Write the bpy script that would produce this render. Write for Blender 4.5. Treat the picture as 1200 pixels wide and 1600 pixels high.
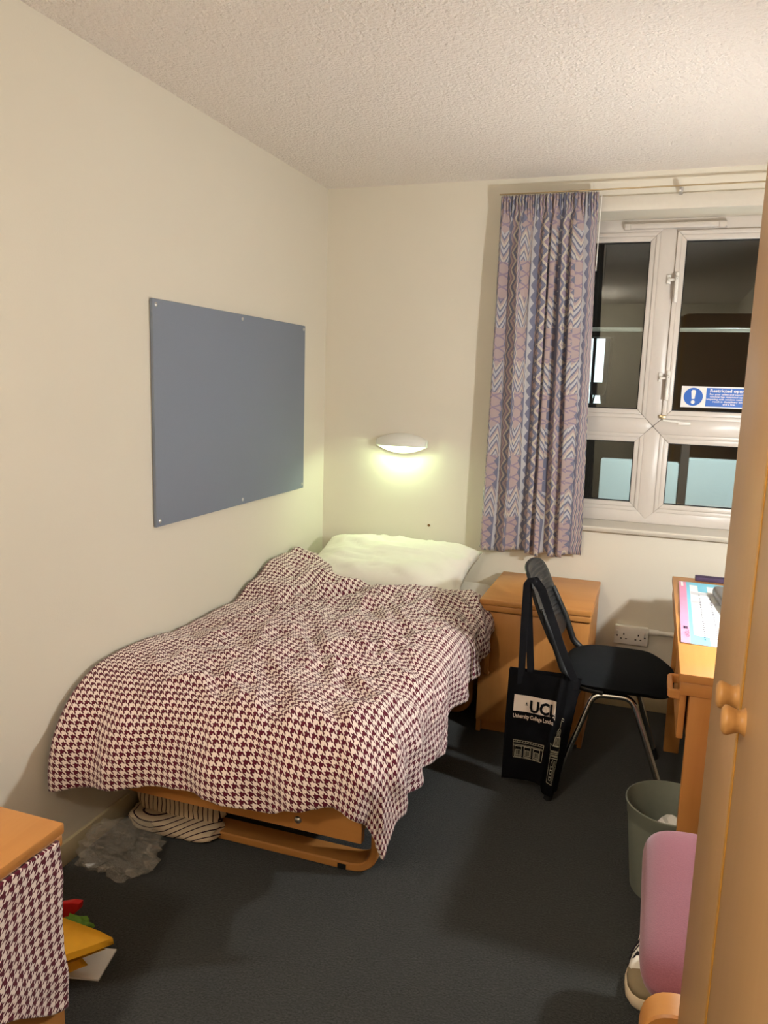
import bpy, bmesh, math, random
from mathutils import Vector, Matrix, noise
random.seed(7)
for o in list(bpy.data.objects): bpy.data.objects.remove(o)
scene = bpy.context.scene
C = scene.collection
PI = math.pi

# ------------------------------------------------------------------ camera
CAM = Vector((1.59538, -3.65872, 1.47790)); YAW, PITCH, ROLL, FPX = 0.331232, 0.165491, 0.029870, 1209.19
cf = Vector((-math.sin(YAW)*math.cos(PITCH), math.cos(YAW)*math.cos(PITCH), -math.sin(PITCH)))
cr0 = Vector((math.cos(YAW), math.sin(YAW), 0)); cu0 = cr0.cross(cf)
cr = cr0*math.cos(ROLL) + cu0*math.sin(ROLL); cu = -cr0*math.sin(ROLL) + cu0*math.cos(ROLL)
cam = bpy.data.cameras.new('camera'); cam_o = bpy.data.objects.new('camera', cam); C.objects.link(cam_o)
cam.sensor_fit = 'VERTICAL'; cam.sensor_height = 24.0; cam.lens = 24.0*FPX/1600.0; cam.clip_start = 0.02
m = Matrix.Identity(4)
for i in range(3):
    m[i][0] = cr[i]; m[i][1] = cu[i]; m[i][2] = -cf[i]; m[i][3] = CAM[i]
cam_o.matrix_world = m
scene.camera = cam_o
# ------------------------------------------------------------------ world: night outside
w = bpy.data.worlds.new('night'); scene.world = w; w.use_nodes = True
w.node_tree.nodes['Background'].inputs[0].default_value = (0.010, 0.013, 0.02, 1)
w.node_tree.nodes['Background'].inputs[1].default_value = 0.4
# ------------------------------------------------------------------ view
vs = scene.view_settings
vs.view_transform = 'Standard'; vs.look = 'None'; vs.gamma = 1.0; vs.use_curve_mapping = False
vs.exposure = 0.61
# strengths of the room's lamps and of the added light outside (used by the lamps' builders below)
DESK_LAMP = 900.0; DESK_COL = (0.98, 1.0, 1.0)
READ_LAMP = 250.0; READ_COL = (0.74, 1.0, 0.58)
CEIL_LAMP = 80.0; CEIL_COL = (1.0, 0.92, 0.79)
YARD_FILL = 650.0; YARD_FILL_COL = (0.92, 0.99, 1.0)

# ------------------------------------------------------------------ helpers
ORG = Vector((0, 0, 0))
def thing(name, label, cat, loc=(0, 0, 0), rotz=0, group=None, local=False, kind=None):
    """An Empty at a thing's base.  local=False: parts are given in world coordinates."""
    global ORG
    o = bpy.data.objects.new(name, None); C.objects.link(o); o.empty_display_size = 0.05
    o.location = loc; o.rotation_euler = (0, 0, rotz)
    if label: o['label'] = label
    if cat: o['category'] = cat
    if group: o['group'] = group
    if kind: o['kind'] = kind
    ORG = Vector((0, 0, 0)) if local else Vector(loc)
    return o
def tag(o, label, cat, group=None, kind=None):
    o['label'] = label; o['category'] = cat
    if group: o['group'] = group
    if kind: o['kind'] = kind
    return o
def mk(name, verts, faces, mat, parent=None, smooth=False, uvs=None):
    me = bpy.data.meshes.new(name)
    off = ORG if parent is not None else Vector((0, 0, 0))
    me.from_pydata([tuple(Vector(v)-off) for v in verts], [], faces)
    if uvs:
        ul = me.uv_layers.new(name='UVMap')
        for l in me.loops: ul.data[l.index].uv = uvs[l.vertex_index]
    if mat: me.materials.append(mat)
    if smooth: me.polygons.foreach_set('use_smooth', [True]*len(me.polygons))
    me.update()
    o = bpy.data.objects.new(name, me); C.objects.link(o)
    if parent is not None: o.parent = parent
    else:   # origin at the base centre
        vv = [v.co for v in me.vertices]
        lo = Vector([min(v[i] for v in vv) for i in range(3)]); hi = Vector([max(v[i] for v in vv) for i in range(3)])
        c = Vector(((lo.x+hi.x)/2, (lo.y+hi.y)/2, lo.z)); me.transform(Matrix.Translation(-c)); o.location = c
    return o
def from_bm(name, bm, mat, parent=None, smooth=False, autosharp=None):
    bmesh.ops.recalc_face_normals(bm, faces=bm.faces)
    bm.verts.index_update()
    vs_ = [v.co.copy() for v in bm.verts]; fs = [[v.index for v in f.verts] for f in bm.faces]
    bm.free()
    o = mk(name, vs_, fs, mat, parent, smooth)
    if smooth and autosharp: o.data.set_sharp_from_angle(angle=autosharp)
    return o
def bm_box(bm, x0, x1, y0, y1, z0, z1, bev=0, seg=2, M=None):
    b = bmesh.new()
    vv = [b.verts.new((x, y, z)) for x in (x0, x1) for y in (y0, y1) for z in (z0, z1)]
    for f in ((0, 1, 3, 2), (4, 6, 7, 5), (0, 4, 5, 1), (2, 3, 7, 6), (0, 2, 6, 4), (1, 5, 7, 3)): b.faces.new([vv[i] for i in f])
    bmesh.ops.recalc_face_normals(b, faces=b.faces)
    if bev > 0: bmesh.ops.bevel(b, geom=b.edges[:], offset=bev, segments=seg, profile=0.5, affect='EDGES', clamp_overlap=True)
    if M is not None: bmesh.ops.transform(b, matrix=M, verts=b.verts[:])
    add_bm(bm, b)
def add_bm(bm, b):
    b.verts.index_update(); mp = [bm.verts.new(v.co) for v in b.verts]
    for f in b.faces:
        try: bm.faces.new([mp[v.index] for v in f.verts])
        except ValueError: pass
    b.free()
def box(name, x0, x1, y0, y1, z0, z1, mat, parent=None, bev=0.002, seg=2, M=None):
    bm = bmesh.new(); bm_box(bm, x0, x1, y0, y1, z0, z1, bev, seg, M)
    return from_bm(name, bm, mat, parent, smooth=bev > 0, autosharp=math.radians(40))
def bm_tube(bm, pts, r, n=12, cap=True, radii=None):
    pts = [Vector(p) for p in pts]; rings = []; prev = None
    for i, p in enumerate(pts):
        if i == 0: t = pts[1]-pts[0]
        elif i == len(pts)-1: t = pts[-1]-pts[-2]
        else: t = (pts[i+1]-p).normalized() + (p-pts[i-1]).normalized()
        t.normalize()
        if prev is None: a = t.orthogonal().normalized()
        else: a = (prev - t*prev.dot(t)).normalized()
        prev = a; b = t.cross(a); rr = radii[i] if radii else r
        rings.append([bm.verts.new(p + (a*math.cos(2*PI*k/n) + b*math.sin(2*PI*k/n))*rr) for k in range(n)])
    for i in range(len(rings)-1):
        for k in range(n): bm.faces.new((rings[i][k], rings[i][(k+1) % n], rings[i+1][(k+1) % n], rings[i+1][k]))
    if cap: bm.faces.new(rings[0][::-1]); bm.faces.new(rings[-1])
def tube(name, pts, r, mat, parent=None, n=12, radii=None):
    bm = bmesh.new(); bm_tube(bm, pts, r, n, True, radii)
    return from_bm(name, bm, mat, parent, True, math.radians(50))
def round_path(pts, rad, seg=6):
    """Polyline with rounded inner corners."""
    pts = [Vector(p) for p in pts]; out = [pts[0]]
    for i in range(1, len(pts)-1):
        p = pts[i]; a = (pts[i-1]-p).normalized(); b = (pts[i+1]-p).normalized()
        ang = a.angle(b); d = min(rad/math.tan(ang/2), (pts[i-1]-p).length*0.49, (pts[i+1]-p).length*0.49)
        s, e = p+a*d, p+b*d
        for k in range(seg+1):
            t = k/seg; out.append(s*(1-t)**2 + p*2*t*(1-t) + e*t*t)
    out.append(pts[-1]); return out
def strip(name, path, wvec, thick, mat, parent=None, bev=0.003, closed=False):
    """Flat bent lamination: a path swept with a rectangular section (wvec = full width vector)."""
    path = [Vector(p) for p in path]; wv = Vector(wvec); bm = bmesh.new(); rings = []
    n = len(path)
    for i, p in enumerate(path):
        t = (path[min(i+1, n-1)]-path[max(i-1, 0)]).normalized()
        nn = t.cross(wv).normalized()*(thick/2); h = wv/2
        e = wv.normalized()*bev; ne = nn.normalized()*bev
        sec = [p-h+e+nn, p+h-e+nn, p+h+nn-ne, p+h-nn+ne, p+h-e-nn, p-h+e-nn, p-h-nn+ne, p-h+nn-ne]
        rings.append([bm.verts.new(s) for s in sec])
    for i in range(n-1):
        for k in range(8): bm.faces.new((rings[i][k], rings[i][(k+1) % 8], rings[i+1][(k+1) % 8], rings[i+1][k]))
    bm.faces.new(rings[0][::-1]); bm.faces.new(rings[-1])
    return from_bm(name, bm, mat, parent, True, math.radians(40))
def bm_lathe(bm, prof, n=32, M=None, cap=False):
    rings = []
    for r, z in prof:
        rings.append([bm.verts.new((M or Matrix.Identity(4)) @ Vector((r*math.cos(2*PI*k/n), r*math.sin(2*PI*k/n), z))) for k in range(n)])
    for i in range(len(rings)-1):
        for k in range(n): bm.faces.new((rings[i][k], rings[i][(k+1) % n], rings[i+1][(k+1) % n], rings[i+1][k]))
    if cap: bm.faces.new(rings[0][::-1]); bm.faces.new(rings[-1])
def lathe(name, prof, mat, parent=None, n=32, M=None, cap=True, sharp=45):
    bm = bmesh.new(); bm_lathe(bm, prof, n, M, cap)
    return from_bm(name, bm, mat, parent, True, math.radians(sharp))
def bm_prism(bm, poly, axis, a0, a1, bev=0):
    """Extrude a 2-D polygon along an axis ('x','y','z'); poly in the other two coordinates in xyz order."""
    b = bmesh.new()
    def P(q, a): return {'x': (a, q[0], q[1]), 'y': (q[0], a, q[1]), 'z': (q[0], q[1], a)}[axis]
    f0 = [b.verts.new(P(q, a0)) for q in poly]; f1 = [b.verts.new(P(q, a1)) for q in poly]; n = len(poly)
    b.faces.new(f0); b.faces.new(f1[::-1])
    for i in range(n): b.faces.new((f0[i], f0[(i+1) % n], f1[(i+1) % n], f1[i]))
    bmesh.ops.recalc_face_normals(b, faces=b.faces)
    if bev: bmesh.ops.bevel(b, geom=b.edges[:], offset=bev, segments=2, profile=0.5, affect='EDGES', clamp_overlap=True)
    add_bm(bm, b)
def prism(name, poly, axis, a0, a1, mat, parent=None, bev=0, smooth=None):
    bm = bmesh.new(); bm_prism(bm, poly, axis, a0, a1, bev)
    return from_bm(name, bm, mat, parent, bev > 0 if smooth is None else smooth, math.radians(40))
def lerp_tab(tab, x):
    if x <= tab[0][0]: return tab[0][1]
    for (x0, y0), (x1, y1) in zip(tab, tab[1:]):
        if x <= x1:
            t = (x-x0)/(x1-x0); t = t*t*(3-2*t); return y0+(y1-y0)*t
    return tab[-1][1]
def sstep(a, b, x):
    t = max(0.0, min(1.0, (x-a)/(b-a))); return t*t*(3-2*t)
def NZ(x, y, z=0.0): return noise.noise(Vector((x, y, z)))
def text_geo(s, size, align='LEFT', bold=0.0, sx=1.0):
    cu_ = bpy.data.curves.new('lettering', 'FONT'); cu_.body = s; cu_.size = size; cu_.align_x = align; cu_.resolution_u = 2
    cu_.offset = bold; cu_.fill_mode = 'FRONT'
    o = bpy.data.objects.new('lettering', cu_); C.objects.link(o)
    bpy.context.view_layer.update()
    me = o.evaluated_get(bpy.context.evaluated_depsgraph_get()).to_mesh()
    v = [(q.co.x*sx, q.co.y) for q in me.vertices]; f = [list(p.vertices) for p in me.polygons]
    bpy.data.objects.remove(o); bpy.data.curves.remove(cu_)
    return v, f

# ------------------------------------------------------------------ materials
class S:      # shader maths with plain operators
    def __init__(s, nt, sock): s.nt, s.k = nt, sock
    def _m(s, op, *a):
        n = s.nt.nodes.new('ShaderNodeMath'); n.operation = op
        for i, q in enumerate((s,)+a):
            if isinstance(q, S): s.nt.links.new(q.k, n.inputs[i])
            else: n.inputs[i].default_value = q
        return S(s.nt, n.outputs[0])
    def __add__(s, o): return s._m('ADD', o)
    __radd__ = __add__
    def __sub__(s, o): return s._m('SUBTRACT', o)
    def __mul__(s, o): return s._m('MULTIPLY', o)
    __rmul__ = __mul__
    def __truediv__(s, o): return s._m('DIVIDE', o)
    def frac(s): return s._m('FRACT')
    def floor(s): return s._m('FLOOR')
    def abs(s): return s._m('ABSOLUTE')
    def lt(s, o): return s._m('LESS_THAN', o)
    def gt(s, o): return s._m('GREATER_THAN', o)
    def tri(s): return (s.frac()-0.5).abs()*2.0
def rgb(*c):
    return tuple(c)+(1.0,)
def srgb(r, g, b):
    return tuple(((c/255)/12.92 if c/255 <= 0.04045 else ((c/255+0.055)/1.055)**2.4) for c in (r, g, b))
def pick(nt, f, a, b):
    n = nt.nodes.new('ShaderNodeMix'); n.data_type = 'RGBA'
    if isinstance(f, S): nt.links.new(f.k, n.inputs[0])
    else: n.inputs[0].default_value = f
    for q, i in ((a, 6), (b, 7)):
        if isinstance(q, tuple): n.inputs[i].default_value = q if len(q) == 4 else q+(1.0,)
        else: nt.links.new(q, n.inputs[i])
    return n.outputs[2]
def mat_base(name, col=(0.5, 0.5, 0.5), rough=0.5, spec=0.3, metal=0.0, **kw):
    mt = bpy.data.materials.new(name); mt.use_nodes = True
    nt = mt.node_tree; b = nt.nodes['Principled BSDF']
    b.inputs['Base Color'].default_value = col+(1.0,); b.inputs['Roughness'].default_value = rough
    b.inputs['Specular IOR Level'].default_value = spec; b.inputs['Metallic'].default_value = metal
    for k, v in kw.items(): b.inputs[k.replace('_', ' ')].default_value = v
    return mt, nt, b
def tex_noise(nt, vec, scale, detail=2.0, rough=0.5, dist=0.0):
    n = nt.nodes.new('ShaderNodeTexNoise'); n.inputs['Scale'].default_value = scale; n.inputs['Detail'].default_value = detail
    n.inputs['Roughness'].default_value = rough; n.inputs['Distortion'].default_value = dist
    if vec is not None: nt.links.new(vec, n.inputs['Vector'])
    return S(nt, n.outputs[0])
def obj_co(nt, scale=(1, 1, 1), world=False):
    if world: src = nt.nodes.new('ShaderNodeNewGeometry').outputs['Position']
    else: src = nt.nodes.new('ShaderNodeTexCoord').outputs['Object']
    mp = nt.nodes.new('ShaderNodeMapping'); mp.inputs['Scale'].default_value = scale
    nt.links.new(src, mp.inputs['Vector']); return mp.outputs[0]
def bump(nt, b, h, strength=0.3, dist=0.002):
    n = nt.nodes.new('ShaderNodeBump'); n.inputs['Strength'].default_value = strength; n.inputs['Distance'].default_value = dist
    nt.links.new(h.k, n.inputs['Height']); nt.links.new(n.outputs[0], b.inputs['Normal'])
def plain(name, col, rough=0.5, spec=0.3, metal=0.0, nscale=60.0, var=0.06, bmp=0.0, **kw):
    mt, nt, b = mat_base(name, col, rough, spec, metal, **kw)
    n = tex_noise(nt, obj_co(nt), nscale, 3.0)
    nt.links.new(pick(nt, n, tuple(c*(1-var) for c in col), tuple(min(1, c*(1+var)) for c in col)), b.inputs['Base Color'])
    if bmp: bump(nt, b, n, bmp, 0.001)
    return mt
def wood(name, c1, c2, grain='x', rough=0.38, scale=1.0):
    mt, nt, b = mat_base(name, c1, rough, 0.35)
    sc = {'x': (2.2, 30, 30), 'y': (30, 2.2, 30), 'z': (30, 30, 2.2)}[grain]
    co = obj_co(nt, tuple(q*scale for q in sc))
    n = tex_noise(nt, co, 1.0, 5.0, 0.6, 0.6)
    n2 = tex_noise(nt, obj_co(nt, tuple(q*scale*0.2 for q in sc)), 1.0, 2.0, 0.5, 0.3)
    f = (n*0.65 + n2*0.55 - 0.1)
    nt.links.new(pick(nt, f, c1, c2), b.inputs['Base Color'])
    bump(nt, b, n, 0.05, 0.001)
    return mt
def houndstooth(name, light, dark, pitch, rough=0.85):
    mt, nt, b = mat_base(name, light, rough, 0.15, Sheen_Weight=0.15)
    uv = nt.nodes.new('ShaderNodeTexCoord').outputs['UV']
    sp = nt.nodes.new('ShaderNodeSeparateXYZ'); nt.links.new(uv, sp.inputs[0])
    u = S(nt, sp.outputs[0])/pitch; v = S(nt, sp.outputs[1])/pitch
    A = u.frac().lt(0.5); B = v.frac().lt(0.5); D = ((u+v)*2.0).frac().lt(0.5)
    f = D*A + (D*-1.0+1.0)*B
    n = tex_noise(nt, uv, 900.0, 2.0)
    l2 = pick(nt, n, tuple(c*0.92 for c in light), tuple(min(1, c*1.06) for c in light))
    nt.links.new(pick(nt, f, l2, dark), b.inputs['Base Color'])
    bump(nt, b, n, 0.15, 0.0008)
    return mt

M = {}
# walls: cream emulsion with roller texture
def paint(name, col, scale, strength, dist, rough=0.75):
    mt, nt, b = mat_base(name, col, rough, 0.2)
    co = obj_co(nt, world=True); n = tex_noise(nt, co, scale, 3.0, 0.6)
    big = tex_noise(nt, co, 1.6, 3.0)
    nt.links.new(pick(nt, big, tuple(c*0.97 for c in col), tuple(min(1, c*1.03) for c in col)), b.inputs['Base Color'])
    bump(nt, b, n, strength, dist); return mt
M['wall'] = paint('cream_wall_paint', srgb(226, 219, 203), 160.0, 0.25, 0.0012)
# ceiling: stippled coating
mt, nt, b = mat_base('stippled_ceiling', srgb(246, 237, 228), 0.9, 0.1)
co = obj_co(nt, world=True); n1 = tex_noise(nt, co, 95.0, 3.0, 0.6); n2 = tex_noise(nt, co, 50.0, 2.0)
bump(nt, b, n1*0.8+n2*0.5, 1.0, 0.014); M['ceiling'] = mt
# carpet: dark blue-grey loop pile
mt, nt, b = mat_base('dark_carpet', (0.03, 0.035, 0.04), 1.0, 0.05, Sheen_Weight=0.2)
co = obj_co(nt, world=True); n1 = tex_noise(nt, co, 170.0, 5.0, 0.8); n2 = tex_noise(nt, co, 9.0, 3.0)
c_ = pick(nt, (n1-0.40)*4.0, srgb(14, 16, 16), srgb(72, 74, 68)); c2_ = pick(nt, n2*0.5, c_, srgb(36, 38, 37))
nt.links.new(c2_, b.inputs['Base Color']); bump(nt, b, n1, 0.9, 0.006); M['carpet'] = mt
M['skirt'] = plain('skirting_paint', srgb(206, 192, 158), 0.5)
WC1, WC2 = srgb(180, 116, 56), srgb(210, 150, 84)
for g in 'xyz': M['wood_'+g] = wood('beech_veneer_'+g, WC1, WC2, g)
M['ward'] = wood('wardrobe_veneer', srgb(170, 132, 90), srgb(186, 148, 104), 'z', 0.42)
M['ward_edge'] = wood('wardrobe_edge_band', srgb(186, 134, 50), srgb(206, 150, 66), 'z', 0.42)
M['knob'] = wood('turned_beech', srgb(176, 122, 66), srgb(204, 154, 92), 'x', 0.35)
M['upvc'] = plain('white_upvc', srgb(208, 199, 190), 0.32, 0.4, var=0.02)
M['seam'] = plain('dark_seam', (0.06, 0.05, 0.045), 0.7)
M['gasket'] = plain('black_gasket', (0.006, 0.006, 0.007), 0.6)
M['sill'] = plain('white_gloss_sill', srgb(214, 206, 192), 0.3, 0.4, var=0.03)
M['white'] = plain('white_plastic', srgb(232, 228, 220), 0.35, 0.4, var=0.02)
M['brass'] = plain('brass_rail', (0.50, 0.39, 0.24), 0.3, 0.5, 0.9)
M['chrome'] = plain('chrome', (0.75, 0.73, 0.7), 0.12, 0.5, 1.0, var=0.02)
M['steel'] = plain('screw_steel', (0.55, 0.55, 0.55), 0.3, 0.5, 1.0)
M['black_plastic'] = plain('black_plastic', (0.012, 0.013, 0.014), 0.42, 0.4)
M['black_fabric'] = plain('black_fabric', (0.008, 0.009, 0.010), 0.95, 0.1, nscale=500, var=0.3, bmp=0.3)
M['rubber'] = plain('black_rubber', (0.01, 0.01, 0.01), 0.7)
M['bag'] = plain('black_canvas', (0.0055, 0.0055, 0.0065), 0.95, 0.08, nscale=700, var=0.3, bmp=0.3)
M['print'] = plain('cream_print', srgb(226, 208, 190), 0.8, 0.1, var=0.03)
M['print_line'] = plain('pale_print_line', srgb(178, 172, 150), 0.8, 0.1, var=0.03)
M['board'] = plain('grey_blue_felt_board', srgb(130, 138, 152), 0.7, 0.25, nscale=300, var=0.05, bmp=0.12)
M['board_edge'] = plain('board_edge', srgb(150, 140, 120), 0.7)
M['linen'] = plain('white_cotton', srgb(240, 236, 222), 0.9, 0.1, nscale=400, var=0.02, bmp=0.1)
M['mattress'] = plain('mattress_sheet', srgb(230, 226, 214), 0.9, 0.1)
M['duvet'] = houndstooth('houndstooth_cotton', srgb(244, 228, 220), srgb(92, 22, 42), 0.0205)
M['pink'] = plain('pink_wool_upholstery', srgb(142, 88, 99), 0.95, 0.1, nscale=350, var=0.22, bmp=0.5, Sheen_Weight=0.3)
M['bin'] = plain('grey_green_plastic', srgb(128, 132, 118), 0.45, 0.35)
M['foil'] = plain('crumpled_wrapper', srgb(225, 222, 215), 0.35, 0.5, 0.3)
M['shoe_white'] = plain('white_leather', srgb(232, 222, 206), 0.5, 0.3)
M['shoe_sole'] = plain('cream_rubber_sole', srgb(226, 204, 172), 0.6, 0.3)
M['shoe_tan'] = plain('taupe_suede', srgb(150, 132, 104), 0.9, 0.1)
M['shoe_dark'] = plain('dark_lining', (0.03, 0.025, 0.03), 0.9, 0.1)
M['yellow'] = plain('yellow_paper', srgb(236, 172, 40), 0.55, 0.3, nscale=25, var=0.12)
M['red'] = plain('red_packet', srgb(205, 34, 34), 0.4, 0.4)
M['green'] = plain('green_packet', srgb(98, 140, 46), 0.5, 0.3)
M['paper'] = plain('white_paper', srgb(238, 238, 236), 0.7, 0.2, var=0.015)
M['pinkp'] = plain('print_pink', srgb(226, 150, 178), 0.6, 0.2, var=0.02)
M['bluep'] = plain('print_light_blue', srgb(132, 200, 222), 0.6, 0.2, var=0.02)
M['greyp'] = plain('print_grey', srgb(206, 206, 210), 0.6, 0.2, var=0.02)
M['inkp'] = plain('print_dark', srgb(60, 46, 70), 0.6, 0.2, var=0.02)
M['greyobj'] = plain('grey_plastic', srgb(120, 116, 112), 0.45, 0.3)
M['purple'] = plain('dark_purple', srgb(70, 56, 80), 0.6, 0.2)
M['stick_blue'] = plain('sticker_blue', srgb(20, 92, 184), 0.4, 0.3, var=0.02)
M['stick_white'] = plain('sticker_white', srgb(232, 228, 224), 0.4, 0.3, var=0.02)
M['plug'] = plain('brown_wall_plug', srgb(120, 84, 40), 0.6)
M['facade'] = plain('night_facade', srgb(70, 62, 54), 0.9, 0.1)
M['pale_render'] = plain('pale_render', srgb(190, 200, 200), 0.9, 0.1)
M['dark_post'] = plain('dark_post', srgb(60, 52, 48), 0.7)
M['lampglass'] = plain('opal_white', srgb(240, 240, 232), 0.3, 0.4, var=0.01)
def emit(name, col, strength):
    mt = bpy.data.materials.new(name); mt.use_nodes = True; nt = mt.node_tree
    nt.nodes.remove(nt.nodes['Principled BSDF']); e = nt.nodes.new('ShaderNodeEmission')
    e.inputs[0].default_value = col+(1.0,); e.inputs[1].default_value = strength
    nt.links.new(e.outputs[0], nt.nodes['Material Output'].inputs[0]); return mt
M['tube_desk'] = emit('desk_tube_glow', DESK_COL, DESK_LAMP)
M['tube_read'] = emit('reading_tube_glow', READ_COL, READ_LAMP)
M['tube_ceil'] = emit('ceiling_diffuser_glow', CEIL_COL, CEIL_LAMP)
M['yard_fill'] = emit('yard_fill_glow', YARD_FILL_COL, YARD_FILL)
M['litroom'] = emit('lit_room_glow', (0.8, 0.95, 1.0), 1.5)
# window glass: clear pane with mirror-like surface reflection
mt = bpy.data.materials.new('window_glass'); mt.use_nodes = True; nt = mt.node_tree
nt.nodes.remove(nt.nodes['Principled BSDF'])
tr = nt.nodes.new('ShaderNodeBsdfTransparent'); gl = nt.nodes.new('ShaderNodeBsdfGlossy'); gl.inputs['Roughness'].default_value = 0.0
fr = nt.nodes.new('ShaderNodeFresnel'); fr.inputs['IOR'].default_value = 1.75; mx = nt.nodes.new('ShaderNodeMixShader')
tr.inputs[0].default_value = (0.85, 0.9, 0.88, 1)
nt.links.new(fr.outputs[0], mx.inputs[0]); nt.links.new(tr.outputs[0], mx.inputs[1]); nt.links.new(gl.outputs[0], mx.inputs[2])
nt.links.new(mx.outputs[0], nt.nodes['Material Output'].inputs[0]); M['glass'] = mt
# thin carrier-bag film
mt, nt, b = mat_base('grey_film', srgb(200, 192, 178), 0.14, 1.0)
tr = nt.nodes.new('ShaderNodeBsdfTransparent'); mx = nt.nodes.new('ShaderNodeMixShader'); mx.inputs[0].default_value = 0.20
nt.links.new(tr.outputs[0], mx.inputs[1]); nt.links.new(b.outputs[0], mx.inputs[2])
nt.links.new(mx.outputs[0], nt.nodes['Material Output'].inputs[0]); M['film'] = mt
# striped cotton: stripes run along UV v
def stripes(name, light, dark, pitch, duty):
    mt, nt, b = mat_base(name, light, 0.9, 0.1)
    uv = nt.nodes.new('ShaderNodeTexCoord').outputs['UV']
    sp = nt.nodes.new('ShaderNodeSeparateXYZ'); nt.links.new(uv, sp.inputs[0])
    f = (S(nt, sp.outputs[0])/pitch).frac().lt(duty)
    nt.links.new(pick(nt, f, light, dark), b.inputs['Base Color']); return mt
M['stripe'] = stripes('striped_cotton', srgb(226, 204, 172), srgb(52, 30, 44), 0.017, 0.2)
# curtain print: columns of chevrons and lattices between wavy stripes
mt, nt, b = mat_base('zigzag_curtain_print', (0.5, 0.45, 0.45), 0.9, 0.1, Sheen_Weight=0.1)
uv = nt.nodes.new('ShaderNodeTexCoord').outputs['UV']
sp = nt.nodes.new('ShaderNodeSeparateXYZ'); nt.links.new(uv, sp.inputs[0])
u = S(nt, sp.outputs[0]); v = S(nt, sp.outputs[1])
cream, blue, mauve, pale, rose = srgb(194, 184, 168), srgb(104, 108, 130), srgb(138, 124, 142), srgb(182, 181, 184), srgb(172, 152, 148)
W = 0.205
wv = (u/W).frac()
# lattice / chevron column 0 .. .44
a = ((wv/0.44)-0.5).abs()*2.0            # 0 centre .. 1 edge
z2 = ((wv/0.22)).tri()                   # two peaks across the column
q = (v/0.29).frac()
ch = (v/0.068 + z2*0.85).frac()
chev = pick(nt, ch.lt(0.18), pick(nt, ch.lt(0.42), pick(nt, ch.lt(0.58), cream, blue), pale), blue)
chev = pick(nt, ch.gt(0.80), chev, rose)
l1 = (v/0.054 + (wv/0.44)).frac().lt(0.15); l2 = (v/0.054 - (wv/0.44)).frac().lt(0.15)
lat = pick(nt, (l1+l2).gt(0.5), rose, mauve)
edge = (a + (v/0.054).tri()*0.42).gt(0.88)
lat = pick(nt, edge, lat, blue)
colA = pick(nt, (q + z2*0.10).lt(0.52), lat, chev)
# diamond border .44 .. .62
d = (wv-0.53)/0.09 + ((v/0.052).tri()-0.5)*1.1
colB = pick(nt, d.gt(0.1), pale, blue)
# wavy stripes .62 .. 1
s = ((wv-0.62)/0.38*3.0 + (v/0.074).tri()*0.55).frac()
colC = pick(nt, s.lt(0.3), pick(nt, s.lt(0.55), pick(nt, s.lt(0.78), cream, mauve), rose), blue)
col = pick(nt, wv.lt(0.44), pick(nt, wv.lt(0.62), colC, colB), colA)
fn = tex_noise(nt, uv, 700.0, 2.0)
col = pick(nt, fn*0.25, col, srgb(170, 160, 165))
nt.links.new(col, b.inputs['Base Color']); bump(nt, b, fn, 0.1, 0.0006); M['curtain'] = mt

# ================================================================== THE ROOM
RX, RY, RZ = 2.32, -5.0, 2.4
def struct(name, label, bm, mat, smooth=False):
    o = from_bm(name, bm, mat, None, smooth); o['kind'] = 'structure'
    if label: o['label'] = label
    return o
bm = bmesh.new(); bm_box(bm, -0.12, RX+0.12, RY-0.12, 0.30, -0.1, 0); struct('floor', 'dark blue-grey carpeted floor of the bedroom', bm, M['carpet'])
bm = bmesh.new(); bm_box(bm, -0.12, RX+0.12, RY-0.12, 0.30, RZ, RZ+0.1); struct('ceiling', 'white stippled ceiling of the bedroom', bm, M['ceiling'])
bm = bmesh.new(); bm_box(bm, -0.12, 0, RY, 0, 0, RZ); struct('wall_left', 'plain cream wall beside the bed', bm, M['wall'])
bm = bmesh.new(); bm_box(bm, RX, RX+0.12, RY, 0, 0, RZ); struct('wall_right', 'cream wall behind desk and wardrobe', bm, M['wall'])
bm = bmesh.new(); bm_box(bm, -0.12, RX+0.12, RY-0.12, RY, 0, RZ); struct('wall_front', 'cream wall opposite the window', bm, M['wall'])
# back wall with the window recess
OX0, OX1, OZ0, OZ1, WY = 1.00, 2.17, 0.855, 2.24, 0.18
bm = bmesh.new()
bm_box(bm, -0.12, OX0, 0, 0.30, 0, RZ); bm_box(bm, OX1, RX+0.12, 0, 0.30, 0, RZ)
bm_box(bm, OX0, OX1, 0, 0.30, 0, OZ0-0.02); bm_box(bm, OX0, OX1, 0, 0.30, OZ1, RZ)
struct('wall_back', 'cream wall with the window at the head of the bed', bm, M['wall'])
box('baseboard_left', 0, 0.014, RY, 0, 0, 0.074, M['skirt'], None, 0.004)['kind'] = 'structure'
box('baseboard_back', 0.014, RX, -0.014, 0, 0, 0.074, M['skirt'], None, 0.004)['kind'] = 'structure'
# painted board over the window opening, seen as the pale band above the recess
o = box('trim_1', OX0, RX-0.02, -0.012, 0, OZ1, OZ1+0.062, M['sill'], None, 0.002); o['kind'] = 'structure'; o['label'] = 'white painted board above the window recess'
# sill with rounded nose
bm = bmesh.new(); bm_prism(bm, [(-0.035, OZ0-0.012), (-0.030, OZ0-0.022), (WY, OZ0-0.022), (WY, OZ0), (-0.030, OZ0), (-0.036, OZ0-0.006)], 'x', OX0-0.03, OX1+0.03)
o = from_bm('trim_2', bm, M['sill'], None); o['kind'] = 'structure'; o['label'] = 'white gloss window sill with rounded nose'

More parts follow.
